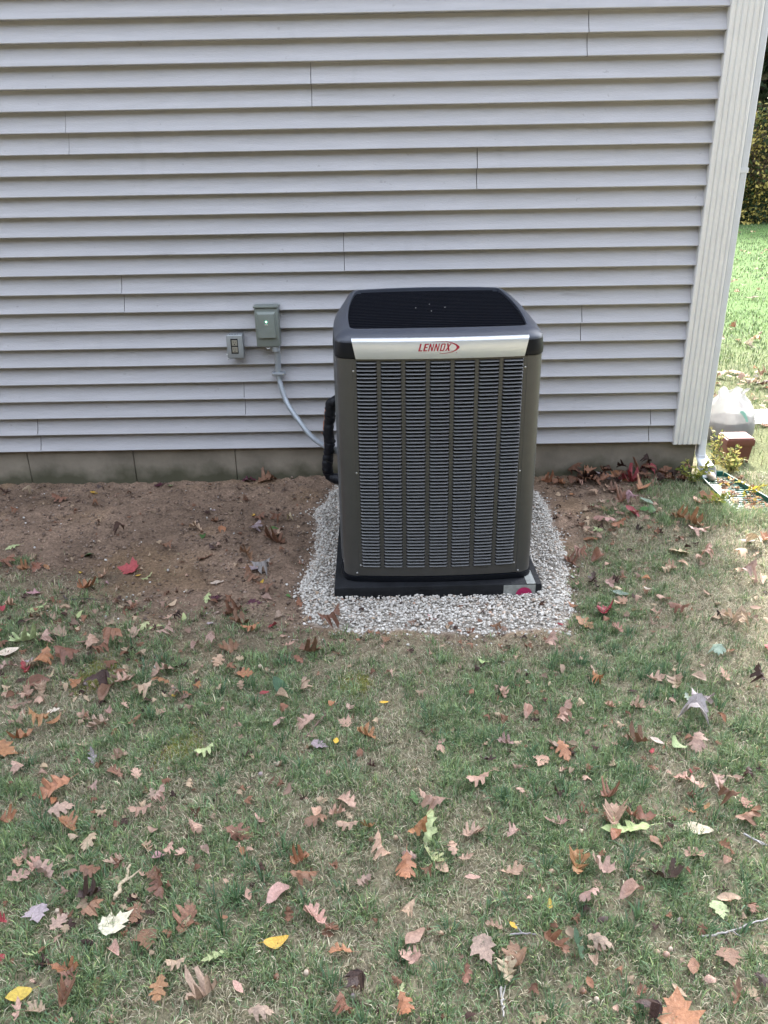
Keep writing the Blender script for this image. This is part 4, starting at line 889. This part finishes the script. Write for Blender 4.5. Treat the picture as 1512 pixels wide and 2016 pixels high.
# the rest of the leaves and torn bits as one litter
LV, LF, LCc = [], [], []; off = 0
def litter_add(me, p, rot, sc, c):
    global off
    Mx = Matrix.LocRotScale(Vector(p), __import__('mathutils').Euler(rot), Vector(sc))
    v = np.array([Mx @ q.co for q in me.vertices]); LV.append(v); LCc.append(np.tile(c, (len(v), 1)))
    for f in me.polygons:
        vi = f.vertices
        for k in range(1, len(vi)-1): LF.append((vi[0]+off, vi[k]+off, vi[k+1]+off))
    off += len(v)
for e in small:
    p, rot, sc, c, me = leaf_xform(e); litter_add(me, p, rot, sc, c)
def scatter(n, xr, yr, smin, smax, pal, cond=None, lift=.006):
    c_ = 0
    while c_ < n:
        x, y = lr.uniform(*xr), lr.uniform(*yr)
        if cond and not cond(x, y): c_ += .2; continue
        s_ = lr.uniform(smin, smax); c = LC[lr.choice(pal)][0]; k = lr.uniform(.55, 1.25)
        litter_add(lr.choice(LM[lr.choice(['oak', 'maple', 'curl', 'curl', 'slim', 'oval'])]), (x, y, float(H(x, y))+lift*lr.random()), (lr.uniform(-.4, .4), lr.uniform(-.4, .4), lr.uniform(0, 6.28)), (s_, s_*lr.uniform(.7, 1.2), s_), tuple(q*k for q in c)); c_ += 1
scatter(1700, (-1.9, 1.7), (-3.5, -1.45), .009, .036, 'PPTTBDPTBBD', lambda x, y: fbm(np.array([x]), np.array([y]), 2.4, 55, 3)[0] > lr.uniform(.3, .62), .016)
scatter(300, (-2.5, -.45), (-1.6, -.03), .008, .032, 'PTBDTBB')
scatter(120, (.95, 2.4), (-1.8, -.1), .012, .045, 'PPTBODT', lambda x, y: not (1.86 < x < 2.12 and -.62 < y < 0), .014)
scatter(48, (.95, 1.8), (-.17, -.02), .05, .10, 'BBODBBD', lift=.05)
scatter(14, (1.15, 1.6), (-.12, -.02), .06, .11, 'BBDDBB', lift=.10)
scatter(170, (-1.75, -.7), (-2.35, -1.4), .02, .05, 'BPPBDT', lambda x, y: fbm(np.array([x]), np.array([y]), 3.4, 57, 3)[0] > lr.uniform(.4, .62), .02)
scatter(150, (.85, 1.6), (-1.75, -.5), .015, .05, 'BPPBDTT', lambda x, y: fbm(np.array([x]), np.array([y]), 3.4, 58, 3)[0] > lr.uniform(.4, .62), .02)
scatter(110, (1.9, 2.1), (-.6, -.1), .02, .055, 'PTBOYT', lift=.03)
scatter(130, (2.0, 3.4), (.1, 2.6), .04, .10, 'PTTTBODP', lambda x, y: not (2.1 < x < 2.6 and .1 < y < .95), .03)
scatter(160, (2.0, 5.0), (.4, 5.0), .05, .11, 'PTTTBODWP', lift=.03)
scatter(200, (3.0, 11.0), (4.0, 16.0), .07, .12, 'PTTTBODWWP', lift=.05)
scatter(80, (6.0, 18.0), (13.0, 25.0), .09, .14, 'TTWBOP', lift=.05)
tag(np_mesh('leaf_litter', np.concatenate(LV), np.array(LF), M['litter'], np.concatenate(LCc)), 'small torn leaf bits and far scattered leaves over the lawn', 'leaf litter', kind='stuff')

# ------------------------------------------------------------------ acorns, twigs
prof = [(0, 0), (.35, .04), (.72, .22), (.92, .55), (1.0, .95), (.95, 1.4), (.75, 1.8), (.4, 2.08), (.12, 2.2), (0, 2.28)]
def lathe(pr, n=12):
    m_ = MB(); m_.loft([[(max(r_, .001)*math.cos(2*PI*k/n), max(r_, .001)*math.sin(2*PI*k/n), z) for k in range(n)] for r_, z in pr], True, True); return m_
_t = lathe(prof).build('acorn', M['nut'], None, 60); NUT = _t.data; bpy.data.objects.remove(_t)
_t = lathe([(0, -.45), (.12, -.45), (.14, -.2), (.6, -.12), (1.0, .2), (1.14, .62), (1.08, .78), (1.0, .76), (.9, .5)]).build('cap', M['nutcap'], None, 60); NCAP = _t.data; bpy.data.objects.remove(_t)
AC_ = [(25, 1174, 'W', 'grey-white acorn on bare dirt near left edge'), (508, 1319, 'W', 'grey-white acorn beside orange-brown oak leaf left of centre'), (166, 1350, 'V', 'greyish acorn next to orange-brown oak leaf at left'), (207, 1329, 'T', 'tan acorn in the lawn strip left of centre'),
       (436, 1400, 'P', 'brown acorn in thin grass left of centre'), (540, 1512, 'W', 'left acorn of the touching pair in middle lawn'), (553, 1511, 'W', 'right acorn of the touching pair in middle lawn'), (512, 1527, 'V', 'grey acorn just below the touching acorn pair'), (648, 1525, 'P', 'single pinkish acorn at centre of the lawn'),
       (116, 1795, 'W', 'whitish acorn between lavender and cream maple leaves'), (735, 1660, 'B', 'brown capped acorn at centre of lower lawn'), (550, 1926, 'B', 'dark red-brown acorn below yellow oval leaf'), (609, 1921, 'W', 'pale round acorn near the bottom, below yellow leaf'), (695, 1971, 'V', 'lavender-grey acorn beside dark brown curled leaf at bottom'),
       (868, 1850, 'T', 'tan acorn right of large pinkish leaf in nearest grass'), (1090, 1727, 'T', 'tan acorn left of big orange-brown oak leaf'), (1343, 1820, 'V', 'large grey acorn at right in nearest grass'), (1296, 1878, 'T', 'left acorn of the clustered three at lower right'), (1316, 1872, 'W', 'pale upper acorn of the cluster at lower right'), (1305, 1884, 'P', 'lowest acorn of the cluster at lower right'),
       (1148, 1645, 'W', 'pale acorn left of the long lime-green leaf'), (775, 1658, 'T', 'tan acorn left of orange leaf pile at centre'), (1325, 1618, 'T', 'tan acorn above cream-white oval leaf at right'), (1465, 1615, 'W', 'pale acorn at far right above brown oak leaf'), (1447, 1541, 'P', 'small acorn at far right of lower lawn'), (935, 1400, 'P', 'brown acorn in sparse grass at centre'),
       (1143, 1955, 'B', 'brown acorn under orange leaf bit near bottom'), (1172, 1977, 'W', 'pale acorn near bottom right of centre'), (1178, 1193, 'P', 'brown acorn in grass right of gravel corner'), (400, 1318, 'P', 'brownish acorn left of pinkish oak leaf, before the dirt')]
for i, (px, py, c_, lb) in enumerate(AC_):
    p = G(px, py); p.z = float(H(p.x, p.y))+.012; s_ = .0072*lr.uniform(.85, 1.2)
    o = inst('acorn', NUT, None, p, (lr.uniform(1.0, 2.0), lr.uniform(-.4, .4), lr.uniform(0, 6.28)), (s_, s_, s_*.85)); c = LC[c_][0]; k = .75
    o.color = (c[0]*k, c[1]*k*.95, c[2]*k*.92, 1); tag(o, lb, 'acorn', 'acorns in the lawn')
    if i % 2 == 0: inst('cap', NCAP, o)
def twig(pxs, rad, c_, lb, lift=.012):
    pts = [G(a, b)+Vector((0, 0, lift+.004*lr.random())) for a, b in pxs]; P_ = smooth_path(pts, 6)
    P_ = [p+Vector((lr.uniform(-1, 1), lr.uniform(-1, 1), 0))*rad*.8 for p in P_]
    m_ = MB(); m_.tube(P_, [rad*(1-.5*i/len(P_)) for i in range(len(P_))], 7)
    mid = P_[len(P_)//2]; d = Vector((lr.uniform(-1, 1), lr.uniform(-1, 1), .3)).normalized()
    m_.tube([mid, mid+d*rad*5, mid+d*rad*9+Vector((0, 0, rad))], [rad*.6, rad*.45, rad*.2], 6)
    o = m_.build('twig', M['twig'], None, 60); o.color = (*c_, 1); tag(o, lb, 'twig')
twig([(1378, 1850), (1420, 1845), (1460, 1832), (1514, 1816)], .0032, (.30, .28, .27), 'grey twig lying in nearest grass at right edge')
twig([(1462, 1650), (1490, 1662), (1516, 1676)], .0035, (.30, .29, .28), 'short grey twig at right edge of lower lawn')
twig([(228, 1778), (242, 1752), (259, 1714)], .0065, (.40, .32, .22), 'thick pale tan stick above cream maple leaf', .016)
twig([(126, 1178), (138, 1187), (160, 1184), (192, 1185)], .003, (.07, .055, .05), 'dark thin forked twig on bare dirt at left')
twig([(604, 1455), (640, 1415), (672, 1383)], .003, (.17, .11, .09), 'brown twig slanting across the middle lawn')
twig([(986, 1952), (989, 1980), (992, 2012)], .0035, (.33, .31, .28), 'grey straight stick at bottom of the lawn')
twig([(1003, 1849), (1030, 1846), (1056, 1846)], .0028, (.24, .22, .22), 'thin grey twig below small yellow leaf')
twig([(865, 1411), (880, 1407), (896, 1405)], .002, (.12, .09, .08), 'tiny dark twig in sparse grass at centre')

# ------------------------------------------------------------------ small yellow-leaved plants by the downspout
def plant(base, h, spread, nstem, nleaf, pal, lb, name='small_shrub'):
    root = empty(name, base); tag(root, lb, 'shrub'); st = MB(); LVv, LFf, LCq = [], [], []; o_ = 0
    for s_ in range(nstem):
        a = lr.uniform(0, 2*PI); r_ = spread*lr.uniform(.3, 1); hh = h*lr.uniform(.6, 1.05)
        p0 = Vector((lr.uniform(-.01, .01), lr.uniform(-.01, .01), -.01)); p3 = Vector((math.cos(a)*r_, math.sin(a)*r_*.7, hh)); p1 = p0.lerp(p3, .4)+Vector((0, 0, h*.12))
        Q_ = smooth_path([p0, p1, p3], 5); st.tube(Q_, [.0022*(1-.6*i/len(Q_)) for i in range(len(Q_))], 5)
        for _ in range(nleaf//nstem):
            q = Q_[lr.randrange(2, len(Q_))]; d = Vector((lr.gauss(0, 1), lr.gauss(0, 1), lr.gauss(.3, .6))).normalized(); sd = d.cross(Vector((lr.gauss(0, 1), lr.gauss(0, 1), lr.gauss(0, 1)))).normalized(); nn = d.cross(sd)
            L_ = lr.uniform(.022, .045); w_ = L_*.2
            LVv += [q, q+d*L_*.5+sd*w_+nn*.003, q+d*L_, q+d*L_*.5-sd*w_+nn*.003]; LFf += [(o_, o_+1, o_+2), (o_, o_+2, o_+3)]; o_ += 4
            c = Vector(lr.choice(pal))*lr.uniform(.7, 1.2); LCq += [c[:]]*4
    s_ = st.build('stem', M['bark'], root, 60)
    l_ = np_mesh('foliage', np.array([v[:] for v in LVv]), np.array(LFf), M['foliage'], np.array(LCq)); l_.parent = root
YG = [(.36, .32, .10), (.27, .29, .09), (.16, .20, .06), (.40, .34, .13)]
def gp(px, py): p = G(px, py); return (p.x, p.y, p.z)
plant(gp(1402, 922), .26, .07, 6, 90, YG, 'yellow-leaved small shrub directly right of the downspout elbow')
plant(gp(1440, 930), .14, .15, 11, 230, YG, 'low yellow-green shrub spreading in front of the planter box')
plant(gp(1365, 955), .16, .10, 9, 130, [(.26, .28, .06), (.34, .33, .09), (.14, .2, .04)], 'yellow-green seedling shrub left of the downspout elbow')
plant(gp(1415, 1005), .10, .11, 8, 110, [(.22, .24, .05), (.13, .17, .04), (.30, .26, .06)], 'low olive shrub against the left rail of the tray')
plant(gp(1473, 985), .11, .07, 5, 36, [(.45, .36, .05), (.36, .34, .08)], 'sparse yellow sprig growing through the splash tray')

# ------------------------------------------------------------------ trees beyond the far lawn
def tree(x, y, h, rx, pal, n, lb, conifer=False, low=.12, name='tree'):
    root = empty(name, (x, y, 0)); tag(root, lb, 'tree', 'trees beyond the far lawn'); r_ = np.random.RandomState(int(x*31+y*7) % 9999)
    t_ = MB(); hh = h*.8; tp = [Vector((.0, 0, -.2)), Vector((r_.uniform(-.2, .2), 0, hh*.4)), Vector((r_.uniform(-.3, .3), r_.uniform(-.2, .2), hh))]
    Q_ = smooth_path(tp, 6); t_.tube(Q_, [.02+h*.016*(1-i/len(Q_)) for i in range(len(Q_))], 8)
    cl = []
    nb = 22 if not conifer else 34
    for k in range(nb):
        f = r_.uniform(low, .95); b0 = Q_[min(int(f*len(Q_)), len(Q_)-1)]; a = r_.uniform(0, 2*PI); L_ = rx*((1.05-f) if conifer else math.sqrt(max(.1, 1-(2*f-1)**2)))*r_.uniform(.6, 1.1)
        e_ = b0+Vector((math.cos(a)*L_, math.sin(a)*L_, L_*(-.15 if conifer else r_.uniform(.0, .7)))); m_ = b0.lerp(e_, .5)+Vector((0, 0, .12*L_))
        t_.tube(smooth_path([b0, m_, e_], 3), [.02+.006*h*.3, .018, .016, .013, .01, .008, .006], 5)
        for s_ in (.45, .7, .9, 1.0): cl.append((np.array(b0.lerp(e_, s_)), .16*rx+.12*rx*r_.rand()))
    t_.build('trunk', M['bark'], root, 50)
    cen = np.array([c[0] for c in cl]); rad_ = np.array([c[1] for c in cl]); pick = r_.randint(0, len(cl), n)
    P_ = cen[pick]+r_.normal(size=(n, 3))*rad_[pick][:, None]*np.array([.7, .7, .55]); P_[:, 2] = np.maximum(P_[:, 2], .05)
    d = r_.normal(size=(n, 3)); d /= np.linalg.norm(d, axis=1)[:, None]; u = np.cross(d, r_.normal(size=(n, 3))); u /= np.linalg.norm(u, axis=1)[:, None]
    s_ = r_.uniform(.035, .075, n)[:, None]*(1.15 if not conifer else 1.3); w_ = s_*(.62 if not conifer else .2)
    V = np.stack([P_-d*s_, P_+u*w_, P_+d*s_, P_-u*w_], 1).reshape(-1, 3); F = np.array([[0, 1, 2], [0, 2, 3]])[None]+(np.arange(n)*4)[:, None, None]
    toneC = np.array(pal)[(r_.randint(0, len(pal), len(cl)))][pick]*r_.uniform(.6, 1.35, (n, 1))
    l_ = np_mesh('crown', V, F.reshape(-1, 3), M['foliage'], np.repeat(toneC, 4, 0)); l_.parent = root
GD = [(.03, .05, .022), (.045, .075, .025), (.06, .09, .03)]; YL = [(.56, .45, .13), (.40, .33, .10), (.20, .20, .06), (.05, .07, .03)]; BRN = [(.10, .07, .04), (.16, .12, .06), (.05, .06, .025), (.28, .22, .07)]
tree(12.6, 26.4, 4.4, 1.7, [YL[0], YL[1], YL[2], GD[2], BRN[0], GD[0]], 7000, 'yellow autumn tree at lawn end, hard against the downspout edge', low=.05)
tree(14.0, 26.6, 4.8, 2.2, [YL[0], YL[2], GD[1], GD[2], BRN[0], GD[0]], 8500, 'yellow and green tree at the far lawn edge, right of the downspout', low=.05)
tree(16.6, 26.8, 4.4, 2.0, YL, 4200, 'bright yellow tree at far lawn edge, near the picture margin', low=.05)
tree(10.4, 27.6, 4.6, 2.2, BRN, 4200, 'brownish thin-leaved tree mostly hidden behind the house corner', low=.05)
tree(13.1, 29.5, 8.5, 2.6, GD, 8000, 'dark green conifer behind the yellow trees', True, .05, 'conifer_tree')
tree(16.2, 30.0, 9.0, 2.8, GD, 8000, 'tall dark conifer behind, further right than the other', True, .05, 'conifer_tree')
tree(15.2, 28.2, 3.2, 2.0, BRN, 5200, 'low dark brown shrubby tree under the conifers', low=.02)
tree(12.9, 28.0, 2.6, 1.8, BRN+GD, 5200, 'low tangled brown and green tree beneath the yellow one', low=.02)
# the wood behind them, one mass
N = 90000; x = np.where(rng.rand(N) < .5, rng.uniform(8, 24, N), rng.uniform(-30, 60, N)); y = rng.uniform(31, 36, N); topz = 10+5*fbm(x, x*0, .25, 3, 3); z = topz*rng.rand(N)**.8
d = rng.normal(size=(N, 3)); d /= np.linalg.norm(d, axis=1)[:, None]; u = np.cross(d, rng.normal(size=(N, 3))); u /= np.linalg.norm(u, axis=1)[:, None]; s_ = rng.uniform(.12, .30, N)[:, None]; P_ = np.stack([x, y, z], 1)
# unseen wood added behind the viewer and to both sides, blocks low sky light
NB = 26000; an = rng.uniform(PI*.96, PI*2.04, NB); rd = rng.uniform(17, 24, NB); P2 = np.stack([rd*np.cos(an)*1.1, -2+rd*np.sin(an), (9+5*fbm(np.degrees(an), an*0, .09, 5, 3))*rng.rand(NB)**.85], 1)
P_ = np.concatenate([P_, P2]); N += NB; d = rng.normal(size=(N, 3)); d /= np.linalg.norm(d, axis=1)[:, None]; u = np.cross(d, rng.normal(size=(N, 3))); u /= np.linalg.norm(u, axis=1)[:, None]; s_ = np.concatenate([s_, rng.uniform(.35, .75, (NB, 1))])
V = np.stack([P_-d*s_, P_+u*s_*.6, P_+d*s_, P_-u*s_*.6], 1).reshape(-1, 3); F = (np.array([[0, 1, 2], [0, 2, 3]])[None]+(np.arange(N)*4)[:, None, None]).reshape(-1, 3)
tc_ = np.array([[.03, .045, .02], [.05, .065, .025], [.09, .07, .03], [.05, .04, .03]])[rng.randint(0, 4, N)]*rng.uniform(.6, 1.3, (N, 1))
tag(np_mesh('wood_and_sky_screen', V, F, M['foliage'], np.repeat(tc_, 4, 0)), 'dark mass of woodland behind the far lawn trees, with unseen sky-blocking wood added round yard', 'woods', kind='stuff')
